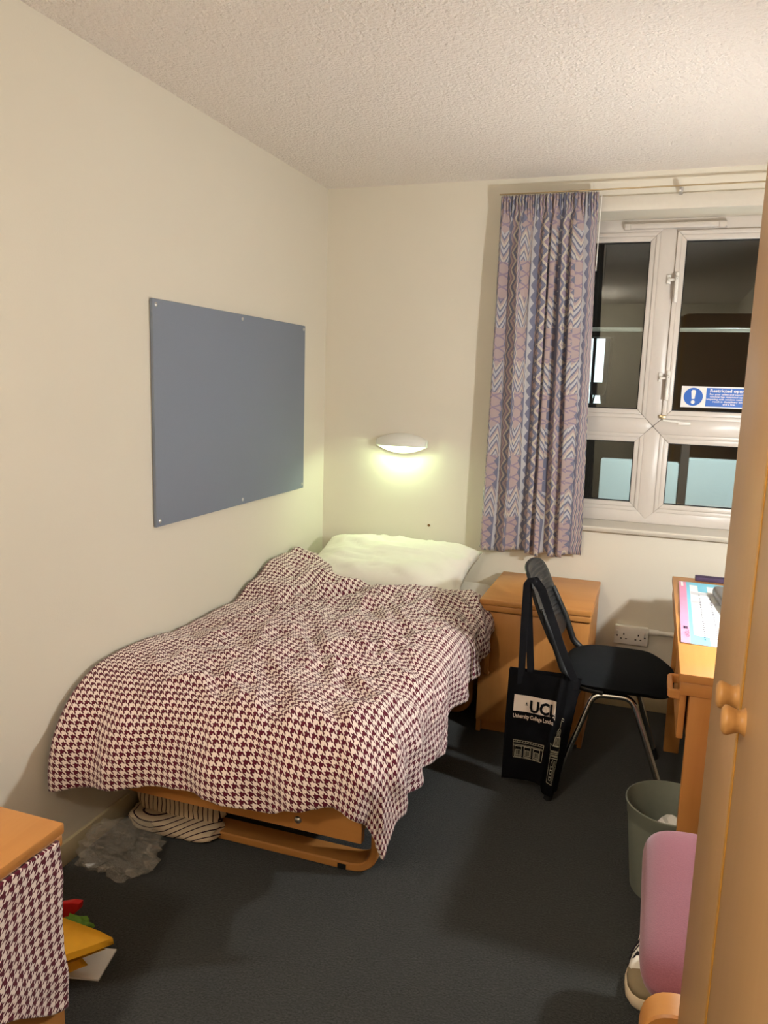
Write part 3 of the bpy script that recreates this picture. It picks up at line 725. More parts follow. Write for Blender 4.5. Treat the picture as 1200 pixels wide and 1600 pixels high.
# ================================================================== BEDSIDE CABINETS
def cabinet(label, loc, rotz, w_, d_, h_, handle_side):
    """Local frame: front faces -y, width along x centred, back at y=0."""
    c = thing('bedside_cabinet', label, 'cabinet', loc, rotz, None, True)
    hw = w_/2
    box('plinth', -hw+0.012, hw-0.012, -d_+0.06, -0.004, 0, 0.06, M['wood_x'], c, 0.001)
    bm = bmesh.new()
    bm_box(bm, -hw+0.004, -hw+0.022, -d_+0.035, -0.002, 0.0, h_-0.052, 0.001); bm_box(bm, hw-0.022, hw-0.004, -d_+0.035, -0.002, 0.0, h_-0.052, 0.001)
    bm_box(bm, -hw+0.022, hw-0.022, -0.012, -0.002, 0.06, h_-0.052); bm_box(bm, -hw+0.022, hw-0.022, -d_+0.04, -0.012, 0.06, 0.078)
    from_bm('carcass', bm, M['wood_z'], c)
    box('fascia', -hw, hw, -d_+0.004, -0.002, h_-0.051, h_-0.024, M['wood_x'], c, 0.006, 3)
    box('top', -hw, hw, -d_, 0, h_-0.023, h_, M['wood_x'], c, 0.004, 2)
    dr = box('door', -hw+0.006, hw-0.006, -d_+0.014, -d_+0.034, 0.062, h_-0.056, M['wood_z'], c, 0.002)
    hx = (hw-0.045)*handle_side; y0 = -d_+0.014
    path = round_path([(hx, y0, 0.280), (hx, y0-0.028, 0.280), (hx, y0-0.028, 0.375), (hx, y0, 0.375)], 0.016, 5)
    strip('handle', path, (0.020, 0, 0), 0.012, M['wood_z'], dr, 0.003)
    return c
cabinet('beech bedside cabinet standing between the bed and the black chair', (1.1925, -0.032, 0), 0, 0.455, 0.53, 0.60, -1)
cabinet('beech cabinet with a houndstooth cloth hung on its front, by the left wall', (0.026, -2.754, 0), PI/2, 0.455, 0.53, 0.60, -1)
ORG = Vector((0, 0, 0))
# houndstooth cloth hung over the near cabinet's door
V_, UV_, F_ = [], [], []
nu, nv = 60, 60
for i in range(nu+1):
    for j in range(nv+1):
        u_, v_ = i/nu, j/nv
        y_ = -2.548-0.352*u_; zb = 0.205+0.10*sstep(0.0, 0.5, u_); z_ = 0.574+(zb-0.574)*v_
        x_ = 0.5610 + 0.004*math.sin(u_*14+v_*3)*v_ + 0.004*v_ + 0.003*NZ(u_*7, v_*7)
        y_ += 0.004*math.sin(v_*9)
        V_.append((x_, y_, z_)); UV_.append((u_*0.36+v_*0.02, z_+0.12*u_*0.2))
for i in range(nu):
    for j in range(nv): a_ = i*(nv+1)+j; F_.append((a_, a_+nv+1, a_+nv+2, a_+1))
cloth = mk('hanging_cloth', V_, F_, M['duvet'], None, True, UV_)
md = cloth.modifiers.new('thickness', 'SOLIDIFY'); md.thickness = 0.008; md.offset = -1
tag(cloth, 'maroon houndstooth pillowcase hanging over the front of the near cabinet', 'pillowcase')

# ================================================================== DESK
dk = thing('desk', 'beech desk with drawer at the right wall', 'desk', (2.0, -0.93, 0))
DX0, DX1, DY0, DY1, DZ = 1.715, 2.30, -1.517, -0.34, 0.73
box('desk_top', DX0, DX1, DY0, DY1, DZ-0.024, DZ, M['wood_y'], dk, 0.003)
box('end_rail', DX0+0.004, DX1-0.01, DY0+0.004, DY0+0.024, DZ-0.062, DZ-0.0245, M['wood_x'], dk, 0.003)
box('front_rail', DX0+0.004, DX0+0.022, DY0+0.40, DY1-0.03, DZ-0.075, DZ-0.0245, M['wood_y'], dk, 0.003)
box('leg', DX0+0.030, DX0+0.088, DY0+0.008, DY0+0.034, 0, DZ-0.0625, M['wood_z'], dk, 0.004)
box('leg', DX1-0.080, DX1-0.022, DY0+0.008, DY0+0.034, 0, DZ-0.0625, M['wood_z'], dk, 0.004)
box('leg', DX0+0.024, DX0+0.084, DY1-0.08, DY1-0.052, 0, DZ-0.0245, M['wood_z'], dk, 0.004)
box('leg', DX1-0.080, DX1-0.022, DY1-0.08, DY1-0.052, 0, DZ-0.0245, M['wood_z'], dk, 0.004)
db = box('drawer', DX0+0.006, DX0+0.024, DY0+0.036, DY0+0.39, DZ-0.20, DZ-0.026, M['wood_y'], dk, 0.003)
path = round_path([(DX0+0.006, -1.475, 0.655), (DX0-0.018, -1.475, 0.655), (DX0-0.018, -1.35, 0.655), (DX0+0.006, -1.35, 0.655)], 0.022, 6)
strip('handle', path, (0, 0, 0.026), 0.014, M['wood_y'], db, 0.003)
box('drawer_box', DX0+0.03, DX1-0.10, DY0+0.040, DY0+0.385, DZ-0.19, DZ-0.03, M['wood_x'], dk, 0.002)
# year planner lying on the desk
px0, px1, py0, py1, pz = 1.738, 2.18, -1.245, -0.425, DZ+0.0012
pl = thing('year_planner', 'pink, blue and white year planner sheet lying on the desk', 'planner', (1.95, -0.83, DZ))
V_, F_ = [], []
for i in range(13):
    for j in range(25):
        u_, v_ = i/12, j/24
        lift = 0.006*math.exp(-(u_/0.10)**2)*abs(math.sin(v_*9+0.4))
        V_.append((px0+(px1-px0)*u_ - 0.014*(1-v_)*(1-u_), py0+(py1-py0)*v_+0.004*math.sin(u_*9)*v_, pz+lift))
for i in range(12):
    for j in range(24): a_ = i*25+j; F_.append((a_, a_+25, a_+26, a_+1))
sheet = mk('sheet', V_, F_, M['paper'], pl, True)
md = sheet.modifiers.new('thickness', 'SOLIDIFY'); md.thickness = 0.0008
def pmap(u_, v_, up):
    lift = 0.006*math.exp(-(u_/0.10)**2)*abs(math.sin(v_*9+0.4))
    return (px0+(px1-px0)*u_ - 0.014*(1-v_)*(1-u_), py0+(py1-py0)*v_+0.004*math.sin(u_*9)*v_, pz+lift+up)
def patch(name, u0, u1, v0, v1, mat, up, nu=6, nv=16):
    V_ = [pmap(u0+(u1-u0)*i/nu, v0+(v1-v0)*j/nv, up) for i in range(nu+1) for j in range(nv+1)]
    F_ = [(i*(nv+1)+j, (i+1)*(nv+1)+j, (i+1)*(nv+1)+j+1, i*(nv+1)+j+1) for i in range(nu) for j in range(nv)]
    return mk(name, V_, F_, mat, pl)
patch('pink_band', 0.0, 0.058, 0.0, 0.985, M['pinkp'], 0.0010)
patch('blue_field', 0.058, 1.0, 0.0, 0.985, M['bluep'], 0.0010, 20, 24)
patch('month_grid', 0.085, 0.98, 0.10, 0.92, M['paper'], 0.0018, 20, 24)
patch('month_grid', 0.185, 0.98, 0.0, 0.12, M['paper'], 0.0018, 16, 4)
patch('blue_notch', 0.150, 0.225, 0.80, 0.93, M['bluep'], 0.0024, 4, 4)
for k in range(5): patch('grey_row', 0.09, 0.95, 0.12+k*0.155, 0.165+k*0.155, M['greyp'], 0.0026, 12, 2)
bm = bmesh.new()
for cu_ in (0.155, 0.235, 0.315):
    for k in range(26):
        if random.random() < 0.85:
            p_ = Vector(pmap(cu_+random.uniform(-.003, .003), 0.06+k*0.027, 0.0032)); bm_box(bm, p_.x-0.0025, p_.x+0.0025, p_.y-0.003, p_.y+0.003, p_.z, p_.z+0.0003)
from_bm('date_marks', bm, M['inkp'], pl)['kind'] = 'stuff'
patch('print_panel', 0.014, 0.034, 0.87, 0.975, M['paper'], 0.0018, 2, 4)
patch('logo_block', 0.018, 0.034, 0.165, 0.205, M['inkp'], 0.0018, 2, 2)
patch('logo_block', 0.037, 0.046, 0.165, 0.205, M['inkp'], 0.0018, 2, 2)
tv_, tf_ = text_geo('UCL', 0.030); mk('lettering', [(1.749-y*0.5, -1.205+x*1.3, pz+0.0095) for x, y in tv_], tf_, M['inkp'], pl)
o = box('pencil_case', 1.862, 1.95, -0.95, -0.62, DZ+0.006, DZ+0.045, M['greyobj'], None, 0.014, 3, Matrix.Translation((1.9, -0.78, 0)) @ Matrix.Rotation(0.10, 4, 'Z') @ Matrix.Translation((-1.9, 0.78, 0)))
tag(o, 'grey pencil case lying on the year planner', 'pencil case')
o = box('dark_sliver', 1.80, 2.12, -0.392, -0.350, DZ, DZ+0.018, M['purple'], None, 0.003)  # plain dark purple strip set along the desk's back edge
tag(o, 'dark purple folder along the back edge of the desk', 'sliver')

# ================================================================== BLACK CHAIR
chair = thing('desk_chair', 'black chair with ribbed plastic back and chrome legs facing the desk', 'chair', (1.54, -0.75, 0))
# seat pad
V_, F_ = [], []
nu, nv = 28, 28
def seat_pt(a_, b_, side):
    ex = 3.6; r_ = (abs(a_)**ex+abs(b_)**ex)**(1/ex)
    sc_ = max(abs(a_), abs(b_))/r_ if r_ > 1e-6 else 1
    ax, by = a_*sc_, b_*sc_; q_ = max(abs(a_), abs(b_))
    x_ = 1.545+ax*0.200; y_ = -0.752+by*0.228
    dome = (1-q_**6)
    z_ = 0.450 + (0.030*dome - 0.006*math.cos(by*2)*0 if side > 0 else -0.040*dome)
    z_ -= 0.022*sstep(0.4, 1.0, ax)          # waterfall front
    return (x_, y_, z_)
for side in (1, -1):
    for i in range(nu+1):
        for j in range(nv+1): V_.append(seat_pt(-1+2*i/nu, -1+2*j/nv, side))
S_ = (nu+1)*(nv+1)
for i in range(nu):
    for j in range(nv):
        a_ = i*(nv+1)+j; F_.append((a_, a_+nv+1, a_+nv+2, a_+1)); F_.append((S_+a_, S_+a_+1, S_+a_+nv+2, S_+a_+nv+1))
mk('seat', V_, F_, M['black_fabric'], chair, True)
# ribbed back shell, leaning backwards
def back_pt(a_, b_, side):    # a_ across (-1 near .. 1 far), b_ 0 bottom .. 1 top
    wdt = 0.205*(1-0.16*b_**3) * (0.90+0.10*sstep(0, 0.2, b_))
    rnd = 1-0.30*max(0, (b_-0.80)/0.20)**2.5*0 
    zc = 0.530+0.290*b_; 
    # rounded corners
    ex = 5.0; cb = 2*b_-1; r_ = (abs(a_)**ex+abs(cb)**ex)**(1/ex); sc_ = max(abs(a_), abs(cb))/r_ if r_ > 1e-6 else 1
    aa, bb = a_*sc_, (cb*sc_+1)/2
    zc = 0.530+0.290*bb
    x_ = 1.335-0.125*bb**1.15 - 0.012*math.sin(bb*PI) - 0.026*(1-aa*aa)
    rib = 0.0022*math.cos(bb*2*PI*17)*sstep(0.15, 0.25, bb)*(1-sstep(0.93, 0.97, bb))*(1-sstep(0.75, 0.85, abs(aa)))
    y_ = -0.755+aa*wdt
    return (x_ + side*0.007 + rib*(1 if side > 0 else 0), y_, zc)
V_, F_ = [], []; nu, nv = 24, 140
for side in (1, -1):
    for i in range(nu+1):
        for j in range(nv+1): V_.append(back_pt(-1+2*i/nu, j/nv, side))
S_ = (nu+1)*(nv+1)
for i in range(nu):
    for j in range(nv):
        a_ = i*(nv+1)+j; F_.append((a_, a_+nv+1, a_+nv+2, a_+1)); F_.append((S_+a_, S_+a_+1, S_+a_+nv+2, S_+a_+nv+1))
rim = [i*(nv+1) for i in range(nu+1)] + [nu*(nv+1)+j for j in range(1, nv+1)] + [i*(nv+1)+nv for i in range(nu-1, -1, -1)] + [j for j in range(nv-1, 0, -1)]
for k in range(len(rim)): a_, b_ = rim[k], rim[(k+1) % len(rim)]; F_.append((a_, S_+a_, S_+b_, b_))
mk('backrest', V_, F_, M['black_plastic'], chair, True)
for yb in (-0.935, -0.575):
    tube('back_post', round_path([(1.262, yb, 0.69), (1.318, yb, 0.58), (1.358, yb, 0.478), (1.42, yb, 0.425), (1.50, yb, 0.418)], 0.05, 5), 0.0125, M['black_plastic'], chair, 12)
for yb, ye in ((-0.93, -0.985), (-0.57, -0.50)):
    dx = 0.0 if yb < -0.7 else -0.05
    pth = round_path([(1.341+dx, ye, 0.020), (1.468+dx*0.3, yb, 0.405), (1.600+dx*0.3, yb, 0.410), (1.752+dx, ye, 0.020)], 0.05, 6)
    lg = tube('leg', pth, 0.0115, M['chrome'], chair, 12)
    for x_ in (1.338+dx, 1.755+dx): tube('foot_cap', [(x_, ye, 0.0), (x_+(0.012 if x_ < 1.5 else -0.012), ye, 0.045)], 0.016, M['rubber'], lg, 12)
tube('cross_tube', [(1.50, -0.93, 0.405), (1.50, -0.57, 0.405)], 0.010, M['chrome'], chair, 10)

# ================================================================== TOTE BAG
tote = thing('tote_bag', 'black canvas tote bag with cream lettering hanging from the chair back', 'bag', (1.30, -1.03, 0.05))
BW, BH = 0.38, 0.42
PLAN = [(0.0, (1.176, -1.010)), (0.30, (1.268, -1.027)), (0.55, (1.342, -1.038)), (0.75, (1.388, -1.040)), (1.0, (1.428, -1.005))]
def bagmap(u_, v_, off=0.0, back=False):
    """u 0..1 across, v 0..1 upwards"""
    for (u0, p0), (u1, p1) in zip(PLAN, PLAN[1:]):
        if u_ <= u1 or u1 == 1.0:
            t = (u_-u0)/(u1-u0); x_ = p0[0]+(p1[0]-p0[0])*t; y_ = p0[1]+(p1[1]-p0[1])*t; break
    uf = 0.49+0.18*v_; st = sstep(uf-0.012, uf+0.02, u_); y_ += 0.012*st - 0.006*math.exp(-((u_-uf+0.02)/0.03)**2)
    lower = 0.018*u_/0.5*(1-st) - 0.022*st                    # the folded side hangs lower
    taper = 1-0.20*(1-v_)*sstep(0.42, 1.0, u_)               # and narrows to the foot
    x_ = 1.176+(x_-1.176)*taper - 0.006*(1-v_)
    z_ = 0.062 + v_*BH + lower*(1-v_*0.7) + 0.006*math.sin(u_*7)*(1-v_)
    y_ += 0.005*NZ(u_*6, v_*6, 0.7) - 0.008*math.sin(v_*PI)
    if back: y_ = -0.992 + 0.3*(y_+1.03)
    return Vector((x_, y_-off, z_))
V_, F_ = [], []; nu, nv = 48, 40
for bk in (False, True):
    for i in range(nu+1):
        for j in range(nv+1): V_.append(bagmap(i/nu, j/nv, 0, bk))
S_ = (nu+1)*(nv+1)
for i in range(nu):
    for j in range(nv):
        a_ = i*(nv+1)+j; F_.append((a_, a_+nv+1, a_+nv+2, a_+1)); F_.append((S_+a_, S_+a_+1, S_+a_+nv+2, S_+a_+nv+1))
for i in range(nu): a_ = i*(nv+1); F_.append((a_, S_+a_, S_+a_+nv+1, a_+nv+1))
for i in (0, nu):
    for j in range(nv): a_ = i*(nv+1)+j; F_.append((a_, a_+1, S_+a_+1, S_+a_))
body = mk('bag_body', V_, F_, M['bag'], tote, True)
# handles
tp = Vector((1.222, -0.962, 0.812))
def handle(u0, u1, back, dy):
    a_ = bagmap(u0, 0.985, 0.002, back); b_ = bagmap(u1, 0.985, 0.002, back)
    pts = [a_-Vector((0, 0, 0.04)), a_, a_.lerp(tp+Vector((0, dy, 0)), 0.55)+Vector((-0.004, 0, 0)), tp+Vector((-0.004, dy-0.012, -0.01)), tp+Vector((0.012, dy, 0.006)),
           tp+Vector((0.045, dy+0.010, -0.04)), (tp+Vector((0.06, dy, -0.09))).lerp(b_, 0.55), b_, b_-Vector((0, 0, 0.03))]
    pts = round_path(pts, 0.02, 3); bm = bmesh.new(); rg = []
    for i, p in enumerate(pts):
        wv_ = Vector((0.012, 0.004, 0.003)); rg.append([bm.verts.new(p+s*wv_+Vector((0, e, 0))) for s, e in ((-1, -.001), (1, -.001), (1, .001), (-1, .001))])
    for i in range(len(rg)-1):
        for k in range(4): bm.faces.new((rg[i][k], rg[i][(k+1) % 4], rg[i+1][(k+1) % 4], rg[i+1][k]))
    bm.faces.new(rg[0][::-1]); bm.faces.new(rg[-1])
    from_bm('handle', bm, M['bag'], tote)
handle(0.15, 0.88, False, -0.020); handle(0.24, 0.84, True, 0.0)
# print (bag units: x in metres from the left edge, y from the bottom)
def pr(name, verts, faces, mat, off):
    return mk(name, [bagmap(x/BW, y/BH, off) for x, y in verts], faces, mat, body)
def grid_rect(x0, x1, y0, y1, n=24, k=4):
    v_ = [(x0+(x1-x0)*i/n, y0+(y1-y0)*j/k) for i in range(n+1) for j in range(k+1)]
    f_ = [(i*(k+1)+j, (i+1)*(k+1)+j, (i+1)*(k+1)+j+1, i*(k+1)+j+1) for i in range(n) for j in range(k)]
    return v_, f_
def pr_text(s, x, y, size, mat, off, bold=0, sx=1.0):
    v_, f_ = text_geo(s, size, 'LEFT', bold, sx)
    # refine so that the letters follow the cloth
    b_ = bmesh.new(); vs_ = [b_.verts.new((q[0], q[1], 0)) for q in v_]
    for f in f_:
        try: b_.faces.new([vs_[i] for i in f])
        except ValueError: pass
    b_.verts.index_update(); vv = [(x+q.co.x, y+q.co.y) for q in b_.verts]; ff_ = [[q.index for q in f.verts] for f in b_.faces]; b_.free()
    return pr('lettering', vv, ff_, mat, off)
pr('print_panel', *grid_rect(0.034, 0.232, 0.270, 0.332), M['print'], 0.0012)
pr_text('UCL', 0.105, 0.2755, 0.060, M['bag'], 0.0050, 0.0024, 1.08)
pr('print_mark', *grid_rect(0.084, 0.098, 0.295, 0.2965, 4, 1), M['bag'], 0.0022)
pr('print_mark', [(0.087, 0.299), (0.095, 0.299), (0.091, 0.309)], [(0, 1, 2)], M['bag'], 0.0022)
pr_text('University College London', 0.034, 0.2440, 0.0220, M['print'], 0.0012, 0.0005, 0.80)
def line(bmv, p, q, w_=0.0011):
    p, q = Vector(p), Vector(q); n_ = Vector((-(q-p).y, (q-p).x)).normalized()*w_; L = max(2, int((q-p).length/0.012)); V0, F0 = bmv
    for i in range(L):
        a_, b_ = p.lerp(q, i/L), p.lerp(q, (i+1)/L); k = len(V0)
        V0 += [tuple(a_-n_), tuple(b_-n_), tuple(b_+n_), tuple(a_+n_)]; F0.append((k, k+1, k+2, k+3))
def poly_lines(bmv, pts, w_=0.0011, close=False):
    for a_, b_ in zip(pts, pts[1:]+([pts[0]] if close else [])): line(bmv, a_, b_, w_)
L1 = ([], [])
# colonnade
poly_lines(L1, [(0.048, 0.088), (0.178, 0.088), (0.186, 0.158), (0.044, 0.158)], close=True)
for y in (0.150, 0.140, 0.136): line(L1, (0.045, y), (0.185, y), 0.0009)
for k in range(3):
    x = 0.054+k*0.042
    poly_lines(L1, [(x, 0.092), (x+0.030, 0.092), (x+0.030, 0.134), (x, 0.134)], close=True)
    poly_lines(L1, [(x+0.004, 0.097), (x+0.026, 0.097), (x+0.026, 0.120), (x+0.004, 0.120)], 0.0009, True)
    for q in range(4): line(L1, (x+0.008+q*0.005, 0.098), (x+0.008+q*0.005, 0.119), 0.0006)
for k in range(11): line(L1, (0.050+k*0.012, 0.152), (0.054+k*0.012, 0.156), 0.0009)
# domed tower, leaning with the fold
pr('colonnade_print', L1[0], L1[1], M['print_line'], 0.0013); L1 = ([], [])
def T(x, y): return (0.213+x+0.17*(y-0.06), y)
poly_lines(L1, [T(0, 0.050), T(0.052, 0.044), T(0.058, 0.150), T(-0.006, 0.150)], close=True)
poly_lines(L1, [T(0.012, 0.06), T(0.030, 0.06), T(0.030, 0.125), T(0.021, 0.136), T(0.012, 0.125)], 0.001, True)
for y in (0.072, 0.085, 0.098, 0.111): line(L1, T(0.012, y), T(0.030, y), 0.0016)
for x in (0.038, 0.045): line(L1, T(x, 0.052), T(x, 0.135), 0.0009)
for y in (0.142, 0.154, 0.160, 0.166): line(L1, T(-0.010, y), T(0.062, y), 0.0012)
poly_lines(L1, [T(-0.012, 0.170), T(-0.016, 0.188), T(0.060, 0.188), T(0.058, 0.170)], 0.0011, True)
poly_lines(L1, [T(0.002, 0.190), T(0.006, 0.222), T(0.044, 0.222), T(0.058, 0.190)], 0.0011, True)
for q in range(5): line(L1, T(0.008+q*0.010, 0.191), T(0.010+q*0.008, 0.221), 0.0015)
poly_lines(L1, [T(0.014, 0.224), T(0.014, 0.244), T(0.022, 0.252), T(0.030, 0.252), T(0.036, 0.244), T(0.036, 0.224)], 0.0011)
line(L1, T(0.022, 0.226), T(0.022, 0.246)); line(L1, T(0.029, 0.226), T(0.029, 0.246))
line(L1, T(0.026, 0.252), T(0.026, 0.292)); poly_lines(L1, [T(0.026, 0.292), T(0.044, 0.286), T(0.042, 0.279), T(0.026, 0.283)], 0.0010)
pr('tower_print', L1[0], L1[1], M['print_line'], 0.0013)

# ================================================================== WASTE BIN
BX, BY = 1.736, -1.372
bn = thing('waste_bin', 'grey-green plastic waste bin under the end of the desk', 'bin', (BX, BY, 0))
lathe('bucket', [(0.001, 0.0), (0.098, 0.0), (0.100, 0.006), (0.122, 0.225), (0.1235, 0.236), (0.1255, 0.238), (0.129, 0.272), (0.132, 0.276), (0.132, 0.280), (0.1285, 0.281), (0.126, 0.276), (0.1225, 0.240), (0.1195, 0.234), (0.098, 0.010), (0.001, 0.008)],
      M['bin'], bn, 48, Matrix.Translation((BX, BY, 0)), False, 60)
def crumple(name, c, r, mat, seed, squash=(1, 1, 1), amp=0.35, freq=2.2, sub=3, parent=None, zmin=None, smooth=False):
    bm = bmesh.new(); bmesh.ops.create_icosphere(bm, subdivisions=sub, radius=1.0)
    for v in bm.verts:
        p = v.co.copy(); k = 1+amp*NZ(p.x*freq+seed, p.y*freq, p.z*freq)+amp*0.6*(0.5-abs(NZ(p.x*freq*2.3, p.y*freq*2.3+seed, p.z*freq*2.3))*2)
        v.co = Vector((p.x*squash[0], p.y*squash[1], p.z*squash[2]))*r*k + Vector(c)
        if zmin is not None and v.co.z < zmin: v.co.z = zmin+0.002*(v.co.z-zmin)
    return from_bm(name, bm, mat, parent, smooth)
o = crumple('crumpled_wrapper', (BX+0.012, BY-0.040, 0.215), 0.042, M['foil'], 3.1, (1.1, 1, .8), 0.5, 2.6); tag(o, 'silvery crumpled wrapper on top of the rubbish in the bin', 'wrapper')
o = crumple('crumpled_paper', (BX+0.02, BY+0.01, 0.105), 0.075, M['paper'], 6.4, (1, 1, .9), 0.3, 2.6); tag(o, 'crumpled white paper under the wrapper in the bin', 'paper')

# ================================================================== PINK EASY CHAIR
ec = thing('easy_chair', 'pink upholstered easy chair with beech frame beside the wardrobe', 'chair', (1.95, -2.03, 0))
def cushion(name, x0, x1, y0, y1, z0, z1, r_, mat, parent, tilt=None, puff=0.012):
    bm = bmesh.new(); bm_box(bm, x0, x1, y0, y1, z0, z1)
    bmesh.ops.subdivide_edges(bm, edges=bm.edges[:], cuts=9, use_grid_fill=True)
    cx_, cy_, cz_ = (x0+x1)/2, (y0+y1)/2, (z0+z1)/2
    for v in bm.verts:
        # round the box corners
        p = v.co.copy(); hx, hy, hz = (x1-x0)/2-r_, (y1-y0)/2-r_, (z1-z0)/2-r_
        hz = max(hz, 0.001); d_ = Vector((p.x-cx_, p.y-cy_, p.z-cz_))
        c_ = Vector((max(-hx, min(hx, d_.x)), max(-hy, min(hy, d_.y)), max(-hz, min(hz, d_.z)))); e_ = d_-c_
        if e_.length > 1e-6: e_ = e_.normalized()*r_
        v.co = Vector((cx_, cy_, cz_))+c_+e_
        k = (1-((p.x-cx_)/((x1-x0)/2))**2)*(1-((p.y-cy_)/((y1-y0)/2))**2)
        v.co.z += (1 if p.z > cz_ else -0.2)*puff*max(0, k)
    if tilt is not None: bmesh.ops.transform(bm, matrix=tilt, verts=bm.verts[:])
    return from_bm(name, bm, mat, parent, True)
V_, F_ = [], []; nu, nv = 40, 40
for side in (1, -1):
    for i in range(nu+1):
        for j in range(nv+1):
            a_, b_ = math.sin((-1+2*i/nu)*PI/2), math.sin((-1+2*j/nv)*PI/2)
            ex = 9.0; r_ = (abs(a_)**ex+abs(b_)**ex)**(1/ex); q_ = max(abs(a_), abs(b_)); sc_ = q_/r_ if r_ > 1e-6 else 1
            dm = max(0, 1-q_**7)**0.55
            V_.append((1.930+a_*sc_*0.277, -1.990+b_*sc_*0.279, 0.358+side*(0.062*dm)+0.006*(1-a_*a_)*(1-b_*b_)))
S_ = (nu+1)*(nv+1)
for i in range(nu):
    for j in range(nv):
        a_ = i*(nv+1)+j; F_.append((a_, a_+nv+1, a_+nv+2, a_+1)); F_.append((S_+a_, S_+a_+1, S_+a_+nv+2, S_+a_+nv+1))
mk('seat_cushion', V_, F_, M['pink'], ec, True)
TB = Matrix.Translation((2.14, 0, 0.42)) @ Matrix.Rotation(0.18, 4, 'Y') @ Matrix.Translation((-2.14, 0, -0.42))
cushion('back_cushion', 2.10, 2.20, -2.262, -1.762, 0.42, 0.84, 0.045, M['pink'], ec, TB, 0.0)
for yc, zt in ((-2.308, 0.372), (-1.795, 0.272)):
    xf_ = 1.672 if yc < -2 else 1.72; pth = round_path([(2.20, yc, 0.013), (xf_, yc, 0.013), (xf_, yc, zt), (2.20, yc, zt)], 0.055, 7)
    strip('side_frame', pth, (0, 0.062, 0), 0.026, M['wood_x'], ec, 0.004)
    box('rear_post', 2.185, 2.225, yc-0.03, yc+0.03, 0.0, 0.70, M['wood_z'], ec, 0.006)
box('seat_rail', 1.70, 1.722, -2.277, -1.84, 0.262, 0.298, M['wood_y'], ec, 0.003)
box('seat_rail', 2.16, 2.182, -2.277, -1.84, 0.262, 0.298, M['wood_y'], ec, 0.003)

# ================================================================== TRAINER (shoe)
sh = thing('trainer', 'white trainer with cream sole poking out under the pink chair', 'shoe', (1.70, -1.75, 0))
SA = 0.10     # heading of the shoe
def shoe_pt(l, wv_, z_): # l along 0 toe..0.28 heel
    ca, sa = math.cos(SA), math.sin(SA)
    return (1.684+l*sa + wv_*ca, -1.892+l*ca - wv_*sa, z_)
LOUT = [(0.0, 0.012), (0.008, 0.028), (0.03, 0.042), (0.07, 0.050), (0.12, 0.046), (0.18, 0.038), (0.23, 0.036), (0.265, 0.030), (0.28, 0.014)]
def loft(name, levels, mat, parent):
    V_, F_ = [], []; n = len(LOUT)
    for (zf, sc_, lo, hi) in levels:
        ring = []
        for l, hw_ in LOUT: ring.append((l, hw_*sc_))
        for l, hw_ in reversed(LOUT): ring.append((l, -hw_*sc_))
        for l, q in ring:
            ll = 0.14+(l-0.14)*(0.55+0.45*sc_)
            V_.append(shoe_pt(max(lo, min(hi, ll)), q, zf(l)))
    m_ = 2*n
    for r_ in range(len(levels)-1):
        for k in range(m_): F_.append((r_*m_+k, r_*m_+(k+1) % m_, (r_+1)*m_+(k+1) % m_, (r_+1)*m_+k))
    F_.append(tuple(range(m_))[::-1]); F_.append(tuple(range((len(levels)-1)*m_, len(levels)*m_)))
    return mk(name, V_, F_, mat, parent, True)
sole = loft('sole', [(lambda l: 0.0, 0.94, 0, .28), (lambda l: 0.010, 1.06, -1, 1), (lambda l: 0.034, 1.06, -1, 1), (lambda l: 0.036, 0.98, -1, 1)], M['shoe_sole'], sh)
loft('toe_cap', [(lambda l: 0.036, 1.0, -1, .12), (lambda l: 0.052, 0.97, -1, .12), (lambda l: 0.060+0.05*l, 0.80, 0, .12), (lambda l: 0.064+0.08*l, 0.4, 0.02, .12)], M['shoe_tan'], sh)
loft('upper', [(lambda l: 0.036, 0.97, 0.055, .28), (lambda l: 0.062, 0.92, 0.06, .28), (lambda l: 0.070+0.16*max(0, min(l, 0.2)-0.05), 0.66, 0.065, .28), (lambda l: 0.074+0.20*max(0, min(l, 0.2)-0.05), 0.36, 0.08, .275)], M['shoe_white'], sh)
for k in range(3):
    l0 = 0.085+k*0.026
    for s_ in (1, -1):
        p_ = [Vector(shoe_pt(l0+0.016*q/4, s_*(0.047-0.020*q/4), 0.045+0.036*q/4)) for q in range(5)]
        tube('side_stripe', p_, 0.005, M['shoe_dark'], sh, 6)

# ================================================================== WARDROBE
WX, WY0, WYG, WY1 = 1.734, -2.362, -2.697, -3.055
wd = thing('wardrobe', 'tall beech wardrobe with two doors and round wooden knobs', 'wardrobe', (2.0, -2.70, 0))
box('carcass', WX+0.020, 2.30, WY1, WY0, 0.0, 2.06, M['ward'], wd, 0.002)
box('edge_strip', WX+0.004, WX+0.0195, WY1, WY0, 0.05, 2.05, M['ward_edge'], wd, 0.001)
for y0, y1, ky in ((WYG+0.004, WY0-0.002, -2.672), (WY1+0.002, WYG-0.004, -2.750)):
    d_ = box('door', WX-0.016, WX+0.0035, y0, y1, 0.06, 2.04, M['ward'], wd, 0.002)
    kz = 1.114
    if ky < WYG: box('edge_strip', WX-0.0172, WX-0.0162, WYG-0.018, WYG-0.0045, 0.06, 2.04, M['ward_edge'], d_, 0)
    lathe('knob', [(0.0005, 0.025), (0.012, 0.0245), (0.0165, 0.0215), (0.0170, 0.0185), (0.0142, 0.011), (0.0125, 0.007), (0.0138, 0.003), (0.0165, 0.0)], M['knob'], d_, 28,
          Matrix.Translation((WX-0.016, ky, kz)) @ Matrix.Rotation(-PI/2, 4, 'Y'), False, 60)

